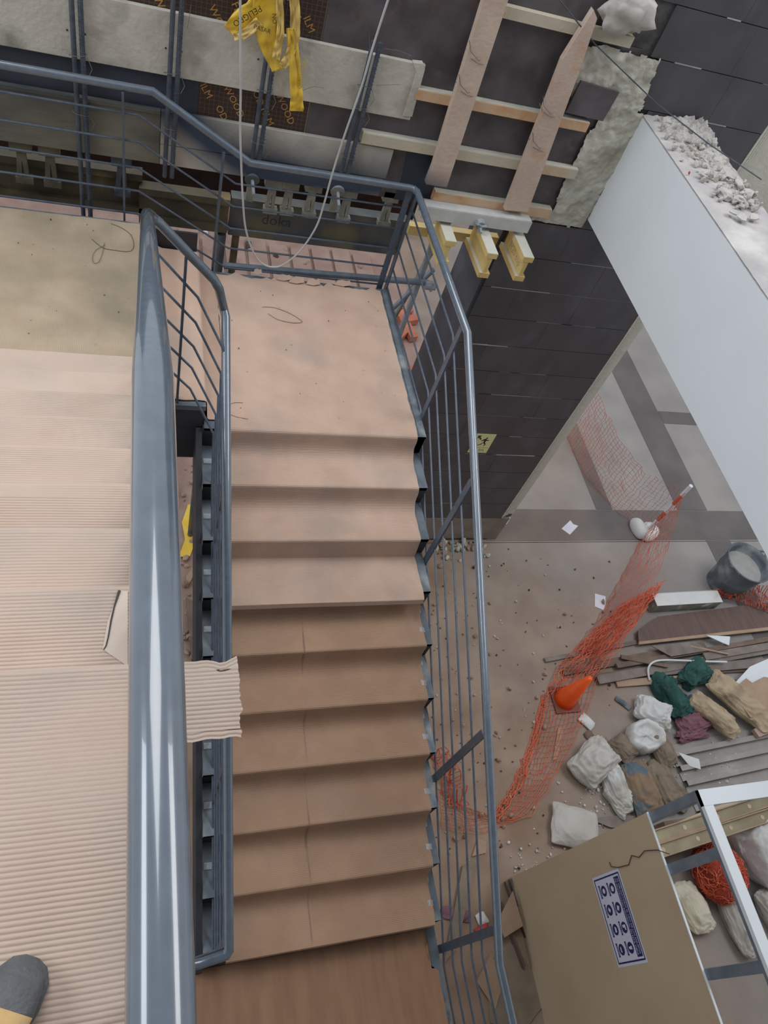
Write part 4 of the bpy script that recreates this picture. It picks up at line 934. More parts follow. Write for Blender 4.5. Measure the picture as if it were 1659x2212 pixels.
g_ = [[(-0.02, -0.04), (0.03, -0.04), (0.035, 0.03), (0, 0.055), (-0.03, 0.02)], [(-0.03, -0.02), (0.02, -0.05), (0.035, 0.0), (-0.01, 0.05)], [(-0.03, -0.05), (0.0, -0.05), (0.0, 0.0), (0.03, 0.02), (0.03, 0.05), (-0.03, 0.05)], [(-0.012, -0.05), (0.012, -0.05), (0.02, 0.05), (-0.02, 0.05)],
      [(0.03*math.cos(a), 0.045*math.sin(a)) for a in [k*pi/5 for k in range(10)]], [(-0.035, -0.02), (0.0, -0.045), (0.03, 0.0), (0.0, 0.04)], [(-0.035, -0.01), (0.03, -0.03), (0.03, 0.03), (-0.02, 0.035)], [(-0.03, -0.03), (0.03, -0.03), (0.03, 0.0), (-0.03, 0.0)]]
for r_ in range(2):
    for c_ in range(4):
        cu = 0.18+0.215*c_; cv = 0.60-0.31*r_
        m2 = MB(); pl(m2, [(cu+0.062*math.cos(a), cv+0.093*math.sin(a)) for a in [k*pi/10 for k in range(20)]], 0.001); o = m2.build('symbol', navy, sk, fix=False)
        m3 = MB(); pl(m3, [(cu+u, cv+v) for u, v in g_[r_*4+c_]], 0.0016); OFF[o.name] = OFF[sk.name]; m3.build('pictogram', signw, o, fix=False)
        m2 = MB(); pl(m2, [(cu-0.075, cv-0.155), (cu+0.075, cv-0.155), (cu+0.075, cv-0.105), (cu-0.075, cv-0.105)], 0.001); o = m2.build('caption_bar', navy, sk, fix=False)
        m3 = MB(); addtext(m3, tx[r_*4+c_], (SX-0.0018, SY0-(cu-0.055)*SW, SZ0+(cv-0.145)*SH), (0, -1, 0), (0, 0, 1), 0.028*SH, 0.11*SW); m3.build('caption_text', signw, o, stuff=True, fix=False)
for t_, u_, v_, w_2 in (('ES OBLIGATORIO EL USO DE LOS EQUIPOS', 0.10, 0.838, 0.80), ('DE PROTECCION INDIVIDUAL EN ESTA OBRA', 0.09, 0.762, 0.82)):
    m3 = MB(); addtext(m3, t_, (SX-0.0018, SY0-u_*SW, SZ0+v_*SH), (0, -1, 0), (0, 0, 1), 0.045*SH, w_2*SW); m3.build('title_text', signw, sk, stuff=True, fix=False)
wp = [at(a, b, x=XP-0.02) for a, b in ((1316, 1862), (1320, 1872), (1335, 1874), (1358, 1868), (1364, 1848), (1380, 1852), (1392, 1838), (1420, 1836), (1446, 1845))]
tag(MB().tube(wp, 0.003, 6).build('wire_scrap', wired, None, True), 'thin curly wire hanging on the gold panel above the sticker', 'wire')

# ================================================================== DEBRIS ON THE GROUND
def A(px, py, h=0.0): return at(px, py, z=G+h)
def flatpoly(pxs, h, th, name, m, lab, cat, grp=None, tiltz=None):
    P = [A(a, b, h+th) for a, b in pxs]
    return tag(MB().prism([(p.x, p.y) for p in P], (0, 0, G+h+0.001), (1, 0, 0), (0, 1, 0), (0, 0, 1), th).build(name, m), lab, cat, grp)
flatpoly([(1082, 1125), (1092, 1112), (1103, 1118), (1094, 1133)], 0, 0.004, 'paper_sheet', paper, 'small white paper square near the foot of the tiled wall', 'paper')
flatpoly([(1213, 1142), (1232, 1124), (1238, 1132), (1249, 1136), (1231, 1155)], 0, 0.004, 'paper_sheet', paper, 'white paper with a torn corner in the middle of the floor', 'paper')
flatpoly([(1285, 1282), (1308, 1288), (1308, 1310), (1304, 1318), (1285, 1310)], 0, 0.004, 'paper_sheet', paper, 'white paper beside the orange net, nearest the stair', 'paper')
# striped post in a plastic base
pb = A(1393, 1152); tp_ = 0.97
ps = thing('striped_post', pb, 'red and white striped post standing in a white base', 'post')
dv = Vector((0, 0, 1)); cols = [white, oranged, white, oranged, white]
zb_ = [0.08, 0.32, 0.50, 0.68, 0.86, 1.06]
for i in range(5): MB().tube([pb+dv*zb_[i], pb+dv*zb_[i+1]], 0.026, 12).build('stripe', cols[i], ps)
blob(pb+Vector((0.02, 0, 0)), (0.17, 0.13, 0.07), 0.5, 3, 0.05, 1, 3, 0.7).build('base', sackw, ps, True)
blob(pb+Vector((-0.13, 0.03, 0)), (0.08, 0.15, 0.10), 0.2, 6, 0.08, 1, 3, 0.7).build('base', sackw, ps, True)
# traffic cone
cb = A(1218, 1512); cn = thing('traffic_cone', cb, 'orange traffic cone wrapped in the fallen orange net', 'cone')
MB().box(cb.x-0.15, cb.x+0.15, cb.y-0.15, cb.y+0.15, cb.z, cb.z+0.025).build('base', mat('cone_base', (120, 70, 56), (130, 80, 64), rough=0.7), cn)
MB().tube([cb+Vector((0, 0, 0.02)), cb+Vector((0, 0, 0.1)), cb+Vector((0, 0, 0.60))], [0.13, 0.105, 0.028], 24).build('body', coneo, cn, smooth=True)
# orange net
def net(bot, top, cell, r, lab, m, seed=1, sag=0.03):
    def cat(P, n):
        L = [0.0]
        for i in range(1, len(P)): L.append(L[-1]+(P[i]-P[i-1]).length)
        out = []; j = 0
        for k in range(n+1):
            s = L[-1]*k/n
            while j < len(L)-2 and L[j+1] < s: j += 1
            out.append(P[j].lerp(P[j+1], (s-L[j])/max(1e-6, L[j+1]-L[j])))
        return out
    ln = sum((bot[i+1]-bot[i]).length for i in range(len(bot)-1)); n = max(4, int(ln/cell)); m_ = max(3, int((top[0]-bot[0]).length/cell))
    m_ = max(m_, int((top[-1]-bot[-1]).length/cell)); m_ = min(m_, 20)
    B = cat(bot, n); T = cat(top, n); mb = MB()
    Gd = [[B[i].lerp(T[i], j/m_) + Vector((0.03*nz(i*0.5, j*0.5, seed), 0.03*nz(i*0.5, j*0.5, seed+5), sag*nz(i*0.35, j*0.35, seed+9))) for j in range(m_+1)] for i in range(n+1)]
    for i in range(n+1):
        for j in range(m_+1):
            Gd[i][j].z = max(Gd[i][j].z, G+0.012)
    def strand(pts):
        vs = []; fs = []
        for p in pts:
            vs += [p+Vector((r, 0, -r*0.5)), p+Vector((-r, r*0.5, -r*0.5)), p+Vector((0, -r*0.7, r))]
        for i in range(len(pts)-1):
            for k in range(3): fs.append((i*3+k, i*3+(k+1) % 3, (i+1)*3+(k+1) % 3, (i+1)*3+k))
        mb.add(vs, fs)
    for j in range(m_+1): strand([Gd[i][j] for i in range(n+1)])
    for i in range(n+1): strand([Gd[i][j] for j in range(m_+1)])
    if NETP is not None: return mb.build('net_stretch', m, NETP, fix=False)
    return tag(mb.build('safety_net', m, None, fix=False), lab, 'net')
NETP = thing('safety_net', A(1390, 1155), 'long orange safety net running from the striped post past the cone to the railing', 'net')
U_ = Vector((0, 0, 1))
b_ = [A(1393, 1148), A(1330, 1105), A(1265, 1030), A(1215, 930)]
net(b_, [p+U_*h for p, h in zip(b_, (0.95, 0.80, 0.86, 0.95))], 0.055, 0.0024, 'red-orange safety net hanging from the striped post towards the tiled wall', oranged, 1, 0.05)
b_ = [A(1390, 1155), A(1345, 1240), A(1290, 1340), A(1235, 1410)]
t_ = [b_[0]+U_*0.95, A(1440, 1190, 0.3), A(1400, 1290, 0.3), A(1330, 1400, 0.25)]
net(b_, t_, 0.055, 0.0026, 'thin stretch of safety net sagging from the striped post to the cone', oranged, 3, 0.05)
b_ = [A(1340, 1310, 0.05), A(1270, 1375, 0.02), A(1205, 1440, 0.02), A(1178, 1505, 0.02)]
t_ = [A(1438, 1252, 0.25), A(1385, 1335, 0.25), A(1320, 1420, 0.2), A(1275, 1475, 0.1)]
net(b_, t_, 0.045, 0.0042, 'bunched orange safety net lying over the plank ends beside the cone', orange, 5, 0.12)
b_ = [A(1350, 1300, 0.10), A(1300, 1350, 0.06), A(1240, 1420, 0.06)]
t_ = [A(1430, 1262, 0.30), A(1370, 1345, 0.28), A(1300, 1420, 0.2)]
net(b_, t_, 0.04, 0.0036, 'second fold of bunched orange net above the first', orange, 15, 0.14)
b_ = [A(1172, 1500), A(1150, 1600), A(1115, 1700), A(1065, 1765), A(1000, 1740), A(945, 1700)]
t_ = [A(1290, 1465, 0.03), A(1262, 1560, 0.03), A(1215, 1650, 0.03), A(1150, 1760, 0.03), A(1040, 1800, 0.03), A(960, 1790, 0.03)]
net(b_, t_, 0.06, 0.0026, 'flat trail of orange safety net on the dusty floor below the cone', orange, 7, 0.02)
b_ = [A(1172, 1500), A(1145, 1600), A(1105, 1700), A(1062, 1765)]
t_ = [A(1186, 1500, 0.04), A(1160, 1600, 0.04), A(1125, 1700, 0.04), A(1075, 1775, 0.04)]
net(b_, t_, 0.03, 0.0045, 'gathered orange edge of the net running down the floor', orange, 8, 0.03)
NETP = None
b_ = [A(928, 1625, 0.02), A(950, 1680, 0.02), A(965, 1740, 0.02)]
t_ = [A(960, 1612, 0.2), A(990, 1660, 0.2), A(1010, 1740, 0.1)]
net(b_, t_, 0.03, 0.006, 'dark red tangle of net seen between the railing bars', oranged, 9, 0.15)
b_ = [A(1560, 1290, 0.1), A(1600, 1300, 0.1), A(1680, 1330, 0.1)]; t_ = [A(1540, 1275, 0.15), A(1610, 1262, 0.2), A(1680, 1270, 0.2)]
net(b_, t_, 0.03, 0.005, 'red net bunched between the concrete block and the tub', oranged, 12, 0.1)
# dark tub
c0 = A(1560, 1262); c0.z = G
tb = thing('mortar_tub', c0, 'dark plastic tub with dried mortar at the right edge', 'tub')
mb = MB(); sec = [(0.225, 0.0), (0.25, 0.25), (0.262, 0.3), (0.255, 0.31), (0.28, 0.52), (0.30, 0.56), (0.285, 0.565), (0.265, 0.50), (0.25, 0.42), (0.0, 0.42)]
n = 36; vs = [c0+Vector((r*math.cos(2*pi*j/n), r*math.sin(2*pi*j/n), z)) for r, z in sec for j in range(n)]
mb.add(vs, [(i*n+j, i*n+(j+1) % n, (i+1)*n+(j+1) % n, (i+1)*n+j) for i in range(len(sec)-1) for j in range(n)]).build('wall', plast, tb, smooth=True)
MB().tube([c0+Vector((0, 0, 0.40)), c0+Vector((0, 0, 0.425))], 0.25, 30).build('dried_mortar', mat('dried_mortar', (150, 150, 146), (164, 164, 160), rough=0.95, scale=8, bump=0.5), tb)
for a in (0.4, 3.5):
    q = [c0+Vector((0.29*math.cos(a+k), 0.29*math.sin(a+k), 0.54))*1.0 for k in (-0.25, 0, 0.25)]; q[1] += Vector((0.05*math.cos(a), 0.05*math.sin(a), 0.05)); MB().tube(q, 0.013, 8).build('handle', plast, tb)
# concrete block, dark board, planks
a, b = A(1405, 1300, 0.1), A(1545, 1292, 0.1)
kb = thing('concrete_block', (a+b)/2-Vector((0, 0, 0.1)), 'long white and grey concrete kerb block lying on the boards', 'block')
d = (b-a).normalized(); n_ = Vector((-d.y, d.x, 0))
MB().prism([(-0.10, 0), (0.10, 0), (0.10, 0.10), (0.06, 0.17), (-0.10, 0.17)], a-Vector((0, 0, 0.09)), n_, U_, d, (b-a).length).build('body', mat('block_grey', (134, 134, 122), (150, 150, 138), rough=0.95, scale=8, c3=(206, 206, 204), s3=6), kb)
MB().prism([(-0.102, 0.168), (0.055, 0.172), (0.10, 0.115), (0.102, 0.118), (0.06, 0.178), (-0.102, 0.176)], a-Vector((0, 0, 0.09)), n_, U_, d, (b-a).length+0.002).build('plaster_coat', sackw, kb)
flatpoly([(1378, 1362), (1420, 1332), (1700, 1296), (1700, 1352), (1380, 1388)], 0.06, 0.02, 'dark_board', boardd, 'dark brown laminated board with a pale front edge', 'board')
flatpoly([(1380, 1386), (1700, 1350), (1700, 1357), (1380, 1392)], 0.058, 0.023, 'board_edging', plank_t, 'pale chipped edging strip along the dark brown board', 'board')
pk = [((1175, 1428), (1420, 1380), 0.05, 0.03, 0.0, plank_g), ((1215, 1452), (1520, 1395), 0.09, 0.02, 0.02, plank_b), ((1290, 1470), (1700, 1398), 0.10, 0.02, 0.035, plank_g), ((1330, 1440), (1700, 1375), 0.06, 0.03, 0.05, plank_b),
      ((1265, 1462), (1660, 1445), 0.07, 0.02, 0.0, plank_b), ((1430, 1450), (1700, 1430), 0.11, 0.02, 0.03, plank_g), ((1520, 1420), (1700, 1390), 0.09, 0.02, 0.07, plank_g), ((1340, 1420), (1440, 1440), 0.05, 0.02, 0.07, plank_b), ((1330, 1478), (1480, 1468), 0.08, 0.02, 0.01, plank_t),
      ((1560, 1470), (1700, 1500), 0.08, 0.02, 0.05, plank_b), ((1480, 1395), (1570, 1415), 0.02, 0.02, 0.09, plank_t)]
words_ = ['longest thin grey', 'wide brown', 'long grey', 'narrow brown', 'brown', 'broad grey', 'grey', 'short brown', 'short tan', 'brown slanting', 'thin tan']
for i, (p0, p1, w, h, z, m) in enumerate(pk):
    a, b = A(p0[0], p0[1], z), A(p1[0], p1[1], z); o = MB().bar(a+U_*(h/2+0.002), b+U_*(h/2+0.002+0.01*(i % 3)), w, h).build('wood_plank', m)
    tag(o, words_[i] + ' plank in the pile below the dark board' + (' reaching into the net' if i < 2 else ''), 'plank', 'planks piled below the dark board')
flatpoly([(1408, 1395), (1450, 1418), (1530, 1405), (1500, 1385)], 0.10, 0.012, 'grey_offcut', plank_g, 'grey four-sided panel offcut on the plank pile', 'panel')
flatpoly([(1525, 1372), (1577, 1375), (1575, 1394), (1560, 1388)], 0.11, 0.01, 'white_offcut', white, 'white pointed offcut on the plank pile', 'panel')
wire([(1403, 1470, 0.05), (1400, 1445, 0.1), (1412, 1430, 0.12), (1440, 1426, 0.12), (1500, 1428, 0.12), (1570, 1430, 0.12)], G, 0.012, 'bent_pipe', 'white bent plastic pipe lying over the planks', white, 'pipe')
# cloths, sacks
def sack(px, py, s, rz, seed, m, lab, name='sack', **k):
    h = k.pop('h', 0.0); c = A(px, py, h); kk = dict(amp=0.16, freq=1.6, sub=5 if max(s) > 0.11 else 3, flat=0.6, ridged=0.30); kk.update(k); kk['ridged'] = kk['ridged']*2.2; kk['amp'] *= 0.9
    return tag(pouch(c, s, rz, seed, **kk).build(name, m, None, True), lab, 'cloth' if 'cloth' in name else 'sack')
sack(1440, 1510, (0.13, 0.26, 0.12), 0.3, 2, green, 'dark green crumpled cloth on the planks above the white sacks', 'crumpled_cloth', amp=0.35, ridged=0.5, freq=2.0)
sack(1492, 1462, (0.22, 0.13, 0.11), 0.4, 8, green, 'right lobe of dark green cloth beside the bent pipe', 'crumpled_cloth', amp=0.35, ridged=0.5, freq=2.0)
sack(1420, 1475, (0.09, 0.11, 0.08), 0.1, 5, green, 'left lobe of dark green cloth beside the bent pipe', 'crumpled_cloth', amp=0.35, ridged=0.5)
sack(1500, 1560, (0.26, 0.13, 0.07), 0.2, 4, purple, 'purple-brown rag under the beige sack', 'crumpled_cloth', amp=0.4, ridged=0.7, freq=2.4)
sack(1490, 1590, (0.2, 0.06, 0.05), 0.1, 14, purple, 'second purple-brown rag at the top edge of the corrugated sheet', 'crumpled_cloth', amp=0.4, ridged=0.7, freq=2.4)
sack(1400, 1545, (0.22, 0.15, 0.13), -0.5, 21, sackw, 'white sack just left of the green cloth', amp=0.22)
oc = A(1380, 1600); n = 48; sec = [(0.10, 0.0), (0.17, 0.03), (0.19, 0.09), (0.185, 0.16), (0.17, 0.205), (0.150, 0.215), (0.125, 0.195), (0.115, 0.165), (0.08, 0.15), (0.02, 0.16), (0.001, 0.16)]
vs = []
for k, (r, z) in enumerate(sec):
    for j in range(n):
        a = 2*pi*j/n; w = 1 + 0.16*nz(math.cos(a)*1.3, math.sin(a)*1.3, 4) + 0.07*nz(math.cos(a)*5, math.sin(a)*5, k*0.25)
        vs.append(oc + Vector((r*1.15*w*math.cos(a), r*0.95*w*math.sin(a), z*(1+0.25*nz(math.cos(a)*2, math.sin(a)*2, 9)))))
tag(MB().add(vs, [(i*n+j, i*n+(j+1) % n, (i+1)*n+(j+1) % n, (i+1)*n+j) for i in range(len(sec)-1) for j in range(n)]).build('sack', sackw, None, True), 'bright white open-mouthed sack, middle of the white group', 'sack')
sack(1272, 1652, (0.26, 0.18, 0.17), 0.55, 25, sackg, 'large greyish white sack nearest the net, left of the group', amp=0.14)
sack(1322, 1700, (0.12, 0.24, 0.10), 0.1, 27, sackw, 'narrow crumpled white sack between the grey-white and the brown one', amp=0.25, ridged=0.35)
sack(1330, 1730, (0.11, 0.16, 0.07), 0.5, 28, sackg, 'flattened tail of white sack below the narrow one', amp=0.25, ridged=0.35)
sack(1236, 1790, (0.25, 0.20, 0.10), -0.35, 31, sackg, 'pale square sack lying alone near the gold panel', amp=0.10, ridged=0.1)
sack(1378, 1708, (0.17, 0.27, 0.11), 0.05, 33, sackb, 'brown sack with blue-grey patches beside the narrow white sack', amp=0.10)
sack(1430, 1700, (0.15, 0.26, 0.08), 0.25, 35, sackt, 'wrinkled taupe sack right of the brown and blue one', amp=0.2, ridged=0.35)
sack(1420, 1620, (0.12, 0.22, 0.10), 0.1, 37, sackt, 'grey-brown sack between the open white sack and the corrugated sheet', amp=0.2, ridged=0.25)
sack(1462, 1725, (0.12, 0.12, 0.06), 0.5, 38, sackt, 'small wrinkled taupe rag at the tip of the partition', amp=0.35, ridged=0.5)
sack(1340, 1620, (0.12, 0.14, 0.09), 0.5, 39, sackt, 'dull brown sack mostly under the white open sack', amp=0.2)
sack(1535, 1548, (0.30, 0.12, 0.10), -0.85, 41, sackk, 'long beige bag slanting over the purple rag', amp=0.2, h=0.08)
sack(1588, 1520, (0.38, 0.15, 0.12), -0.9, 43, sackk, 'larger beige bag beside the torn cardboard at the right edge', amp=0.2, h=0.06)
sack(1500, 1520, (0.10, 0.05, 0.06), -0.8, 44, bluecl, 'blue cloth end under the long beige bag', 'crumpled_cloth', amp=0.3)
sack(1266, 1560, (0.09, 0.06, 0.03), -0.9, 45, sackw, 'flattened clear-white plastic bottle below the cone', 'plastic_bottle')
sack(1270, 1588, (0.05, 0.04, 0.025), 0.4, 46, plank_b, 'small brown scrap below the flattened bottle', 'scrap')
sack(1345, 1520, (0.10, 0.035, 0.02), -0.8, 47, plast, 'small dark strip lying left of the white sacks', 'strip')
flatpoly([(1585, 1478), (1620, 1440), (1700, 1405), (1700, 1475), (1640, 1485)], 0.16, 0.012, 'white_offcut', white, 'white panel offcut leaning in at the right edge', 'panel')
flatpoly([(1578, 1495), (1612, 1465), (1625, 1475), (1650, 1462), (1700, 1470), (1700, 1520), (1622, 1550)], 0.20, 0.012, 'torn_cardboard', plank_t, 'torn tan cardboard lying over the white panel', 'cardboard')
flatpoly([(1628, 1575), (1700, 1540), (1700, 1570), (1640, 1592)], 0.08, 0.05, 'brick_piece', mat('brick_pink', (166, 138, 128), (176, 150, 138), rough=0.9), 'pinkish brick piece at the right edge', 'brick')
# corrugated sheet made of ribs
cg = thing('corrugated_sheet', A(1560, 1650), 'grey ribbed metal deck sheet lying right of the sacks', 'sheet')
a0, a1, c1_ = A(1440, 1612), A(1700, 1560), A(1485, 1735)
ex = (a1-a0).normalized(); ey = Vector((ex.y, -ex.x, 0)); prof = []; u = 0.0
for k in range(5): prof += [(u, 0.0), (u+0.075, 0.0), (u+0.08, 0.06), (u+0.135, 0.06), (u+0.14, 0.0)]; u += 0.155
prof += [(u+0.07, 0.0)]
poly_ = [(p, q+0.004) for p, q in prof]; 
mb = MB(); L_ = 2.2; vs = []
for (p, q) in prof:
    vs += [a0+ey*p+U_*(q+0.012), a0+ey*p+ex*L_+U_*(q+0.012), a0+ey*p+U_*(q+0.008), a0+ey*p+ex*L_+U_*(q+0.008)]
fs = []
for i in range(len(prof)-1): fs += [(4*i, 4*i+1, 4*i+5, 4*i+4), (4*i+2, 4*i+6, 4*i+7, 4*i+3), (4*i, 4*i+4, 4*i+6, 4*i+2), (4*i+1, 4*i+3, 4*i+7, 4*i+5)]
mb.add(vs, fs).build('ribbed_sheet', corrm, cg, fix=False)
flatpoly([(1465, 1625), (1510, 1640), (1514, 1662), (1490, 1655)], 0.07, 0.005, 'plaster_flake', sackw, 'white plaster flake on the grey ribbed sheet', 'flake')
# metal tracks behind the partition, dark gap
trk = [((1395, 1815), (1700, 1715), 0.16), ((1405, 1845), (1700, 1748), 0.16)]
for i, (p0, p1, w) in enumerate(trk):
    a, b = A(p0[0], p0[1], 0.45), A(p1[0], p1[1], 0.45); d = (b-a).normalized(); a = a-d*0.5
    r_ = Vector((-d.y, d.x, 0)); t = thing('metal_track', a, ('upper' if i == 0 else 'lower') + ' of two dull gold metal tracks seen through the partition studs', 'track')
    MB().obox((a+b)/2, (b-a)/2, r_*0.055, U_*0.002).build('web', trackm, t)
    for sgn in (-1, 1): MB().obox((a+b)/2+r_*0.055*sgn+U_*0.02, (b-a)/2, r_*0.006, U_*0.02).build('flange', plank_t, t)
    L = (b-a).length
    for k in range(4): c = a+d*(0.55+k*0.42+0.1*i)+U_*0.003; MB().tube([c, c+U_*0.002], 0.022, 14).build('punched_hole', gyp, t)
flatpoly([(1405, 1800), (1530, 1748), (1700, 1690), (1700, 1712), (1410, 1812)], 0.44, 0.01, 'beige_board', gyp, 'beige board strip beside the metal tracks behind the studs', 'board')
# support trestle of the tracks
for i, (px, py) in enumerate(((1440, 1800), (1640, 1740))):
    a = A(px, py, 0.0); tag(MB().box(a.x-0.3, a.x+0.3, a.y-0.05, a.y+0.05, G, G+0.43).build('timber_block', plank_b), 'dark timber block %s under the metal tracks' % ('near end' if i == 0 else 'far end'), 'timber')
flatpoly([(1272, 1768), (1330, 1762), (1410, 1762), (1400, 1776), (1345, 1790), (1318, 1787)], 0.02, 0.01, 'grey_sheet', plank_g, 'dark grey flat sheet behind the top corner of the gold panel', 'sheet')
flatpoly([(1206, 1572), (1218, 1572), (1204, 1640), (1194, 1642)], 0.0, 0.015, 'thin_strip', plank_t, 'pale thin strip lying under the orange net', 'strip')
# inside the partition
sack(1625, 1840, (0.30, 0.34, 0.30), 0.4, 51, sackw, 'big white plastic sack behind the partition at the right edge', amp=0.2, ridged=0.2)
sack(1583, 1990, (0.14, 0.30, 0.14), 0.12, 53, sackg, 'long pale sack below the orange net ball inside the partition', amp=0.12)
sack(1668, 1985, (0.13, 0.28, 0.14), 0.3, 55, sackg, 'second long pale sack at the right edge inside the partition', amp=0.12)
sack(1487, 1965, (0.14, 0.22, 0.12), 0.2, 57, mat('sack_yellowish', (206, 200, 176), (216, 210, 190), rough=0.6, bump=0.3), 'yellowish translucent bag half hidden by the gold panel', amp=0.2, ridged=0.2)
# ball of red net
c = A(1530, 1895, 0.2); v, f = ICO[4]; mb = MB(); rn = random.Random(4)
core = blob(A(1530, 1895), (0.23, 0.25, 0.22), 0, 61, amp=0.15, sub=3, flat=0.8)
bn = thing('net_bundle', A(1530, 1895), 'ball of tangled red-orange net behind the partition studs', 'net')
core.build('core', mat('net_core', (130, 50, 36), (176, 66, 46), rough=0.8, scale=18, bump=1.0), bn, True)
mb = MB(); cc = A(1530, 1895) + Vector((0, 0, 0.19))
for k in range(260):
    a = rn.random()*2*pi; zz = rn.uniform(-0.6, 1); q = Vector((math.cos(a)*math.sqrt(1-zz*zz), math.sin(a)*math.sqrt(1-zz*zz), zz)); t = q.orthogonal().normalized(); t.rotate(Matrix.Rotation(rn.random()*6, 3, q))
    pts = []
    for s in range(6):
        w = (q + t*(s-2.5)*0.16 + Vector((rn.gauss(0, .04), rn.gauss(0, .04), rn.gauss(0, .04)))).normalized(); pts.append(cc + Vector((w.x*0.245, w.y*0.265, w.z*0.22))*rn.uniform(0.97, 1.08))
    mb.tube(pts, 0.003, 3, cap=False)
mb.build('strands', orange, bn, stuff=True, fix=False)
# boards and scraps left of the gold panel
flatpoly([(1075, 1990), (1108, 1925), (1130, 2000), (1090, 2025)], 0.12, 0.012, 'tan_board', plank_t, 'tan board corner beside the railing and the gold panel', 'board')
for i, (p0, p1) in enumerate((((1090, 1905), (1140, 2040)), ((1100, 1900), (1150, 2060)), ((1078, 1950), (1128, 2090)))):
    a, b = A(p0[0], p0[1], 0.02), A(p1[0], p1[1], 0.02); tag(MB().bar(a+U_*0.02, b+U_*0.02, 0.02, 0.04+0.02*i).build('edge_strip', plank_g if i % 2 else boardd), ['dark', 'grey', 'second dark'][i] + ' thin strip along the foot of the gold panel', 'strip')
flatpoly([(1000, 1870), (1035, 1850), (985, 2050), (960, 2080)], 0.01, 0.03, 'grey_plank', sackt, 'grey-brown plank lying on the floor behind the railing bars', 'plank')
flatpoly([(1020, 1850), (1032, 1812), (1050, 1818), (1050, 1842)], 0.0, 0.02, 'tan_offcut', plank_t, 'tan offcut near the end of the orange net', 'board')
flatpoly([(1030, 2120), (1060, 2060), (1090, 2110), (1070, 2180)], 0.02, 0.01, 'pink_sheet', plank_t, 'pinkish board corner under the lowest railing bars', 'board')
flatpoly([(1050, 2080), (1110, 2040), (1190, 2150), (1130, 2230), (1060, 2210)], 0.0, 0.02, 'crumpled_paper', sackt, 'crumpled brown paper between the railing and the gold panel', 'paper')
sack(985, 1975, (0.14, 0.05, 0.02), -0.3, 71, purple, 'dusty red rag seen between the railing bars', 'crumpled_cloth', amp=0.4)
sack(1040, 1985, (0.05, 0.05, 0.02), 0.3, 72, sackw, 'round pale scrap between the railing bars', 'scrap')
sack(1040, 2010, (0.07, 0.04, 0.03), 0.3, 73, redp, 'small red scrap between the lower railing bars', 'scrap')
# rubble at the foot of the tiled wall and stones across the floor
for i in range(46):
    x, y = rb.uniform(3.35, 4.0), 1.56 - abs(rb.gauss(0, 0.13)); r = rb.uniform(0.018, 0.05)
    tag(chunk((x, y, G), r, 500+i).build('rubble_chunk', mortar if i % 3 else plank_t), 'broken lump in the heap at the foot of the tiled wall', 'rubble', 'rubble at the foot of the tiled wall')
for i in range(250):
    px, py = rb.uniform(930, 1320), rb.uniform(1180, 1880); p = A(px, py)
    if 1180 < px < 1300 and 1440 < py: continue
    tag(chunk(p, rb.uniform(0.007, 0.02) if i % 8 else rb.uniform(0.024, 0.04), 700+i).build('floor_stone', [plank_t, plank_b, mortar, wired][i % 4]), 'small stone scattered on the dusty floor right of the stair', 'stone', 'stones scattered on the dusty floor')
for i in range(190):
    px, py = rb.choice([(1290, 1690), (1440, 1640), (1560, 1660), (1240, 1850), (1290, 1740), (1120, 1870)]); px += rb.gauss(0, 38); py += rb.gauss(0, 30); p = A(px, py)
    if p.x < 3.3 and p.y < -2.0: continue
    tag(chunk(p, rb.uniform(0.008, 0.02), 900+i).build('plaster_bit', sackw), 'white plaster crumb on the floor round the sacks', 'crumb', 'plaster crumbs round the sacks')
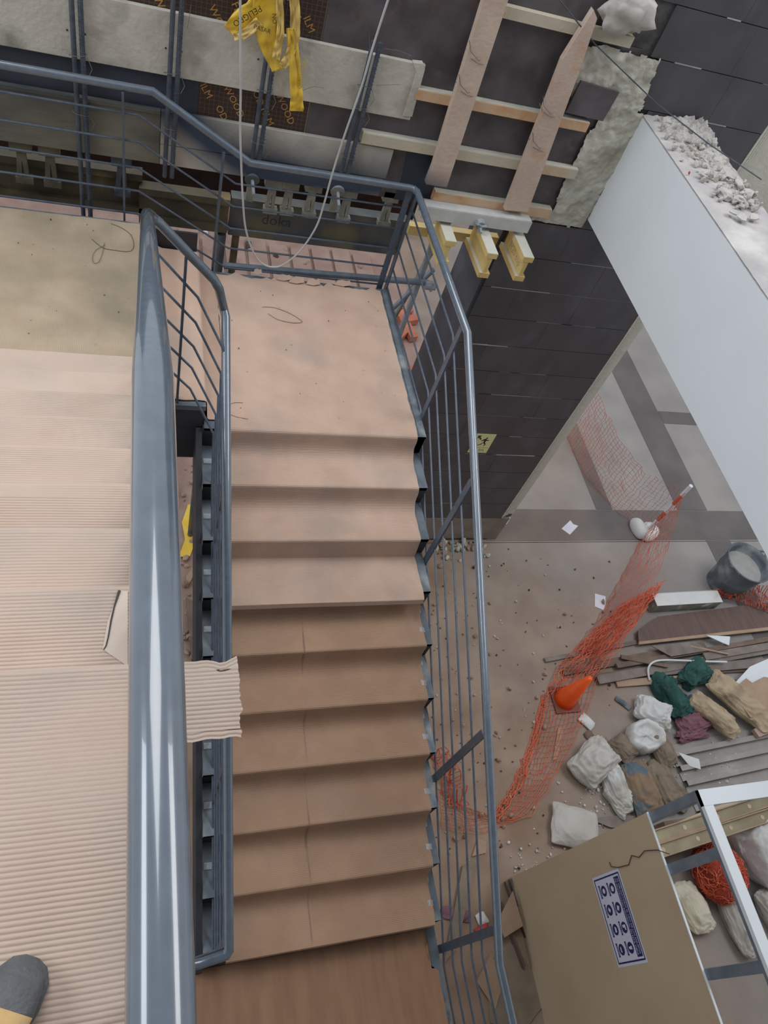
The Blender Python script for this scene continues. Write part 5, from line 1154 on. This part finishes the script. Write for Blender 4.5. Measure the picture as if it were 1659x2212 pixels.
# pink rubble area seen under the formwork
for i in range(14):
    x = -1.0 + i*0.33; y = 5.6 + 0.3*nz(i*0.7)
    tag(MB().obox((x, y+0.6, G+0.03), Vector((0.14, 0.02, 0)), Vector((-0.1*nz(i), 0.75, 0)), (0, 0, 0.03)).build('pink_slab', pinkd), 'long dusty pink slab lying beyond the formwork', 'slab', 'pink slabs beyond the formwork')
for i in range(70):
    p = Vector((rb.uniform(-1, 3.8), rb.uniform(4.2, 9.5), G+0.03 if rb.random() < .4 else G+0.014))
    tag(chunk(p, rb.uniform(0.02, 0.07), 1200+i).build('rubble_chunk', pinkd if i % 3 else wired), 'dusty lump on the floor beyond the formwork', 'rubble', 'lumps beyond the formwork')
for i in range(34):
    x, y = rb.uniform(2.5, 3.9), rb.uniform(2.6, 6.0); a = rb.random()*3
    tag(MB().obox((x, y, G+0.06+0.05*rb.random()), Vector((math.cos(a), math.sin(a), 0.1))*0.14, Vector((-math.sin(a), math.cos(a), 0))*0.06, (0, 0, 0.045)).build('brick', brickm), 'loose orange brick behind the tall prop', 'brick', 'loose orange bricks')
for i, (x, y) in enumerate(((-1.75, 8.4), (-1.6, 8.4), (-1.95, 5.4), (-1.85, 5.4), (-1.75, 5.4), (-1.6, 5.4), (0.9, 7.5), (1.15, 7.5))):
    tag(MB().tube([(x, y-0.5, G+0.04), (x+0.02, y+0.5, G+0.05)], 0.035, 10).build('white_pipe', paper), 'white pipe lying on the dark floor beyond the formwork', 'pipe', 'white pipes beyond the formwork')
# things at the bottom of the stair well
w1 = [at(a, b, z=G+0.03) for a, b in ((418, 1090), (405, 1130), (412, 1165), (398, 1205))]
mb = MB(); vs = []
for i, p in enumerate(w1): vs += [p+Vector((-0.06, 0, 0.02*(i % 2))), p+Vector((0.06, 0.02, 0))]
tag(mb.add(vs, [(2*i, 2*i+1, 2*i+3, 2*i+2) for i in range(3)]).build('tape_scrap', tapey), 'yellow tape scrap at the bottom of the stair well', 'tape')
flatpoly([(402, 1245), (428, 1205), (430, 1222), (404, 1268)], 0.02, 0.03, 'timber_offcut', plank_t, 'pale timber offcut at the bottom of the stair well', 'timber')
flatpoly([(402, 1290), (420, 1300), (428, 1420), (414, 1425)], 0.02, 0.05, 'timber_offcut', plank_b, 'long brown timber in the stair well under the handrail', 'timber')
for i in range(40):
    p = at(rb.uniform(395, 430), rb.uniform(1000, 1450), z=G); tag(chunk(p, rb.uniform(0.02, 0.06), 1500+i).build('rubble_chunk', pinkd if i % 2 else plank_t), 'lump of rubble at the bottom of the stair well', 'rubble', 'rubble at the bottom of the stair well')
flatpoly([(350, 960), (430, 960), (432, 1440), (330, 1500)], 0.0, 0.015, 'dusty_sheet', pinkd, 'dusty pink sheet on the floor under the stair well', 'sheet')
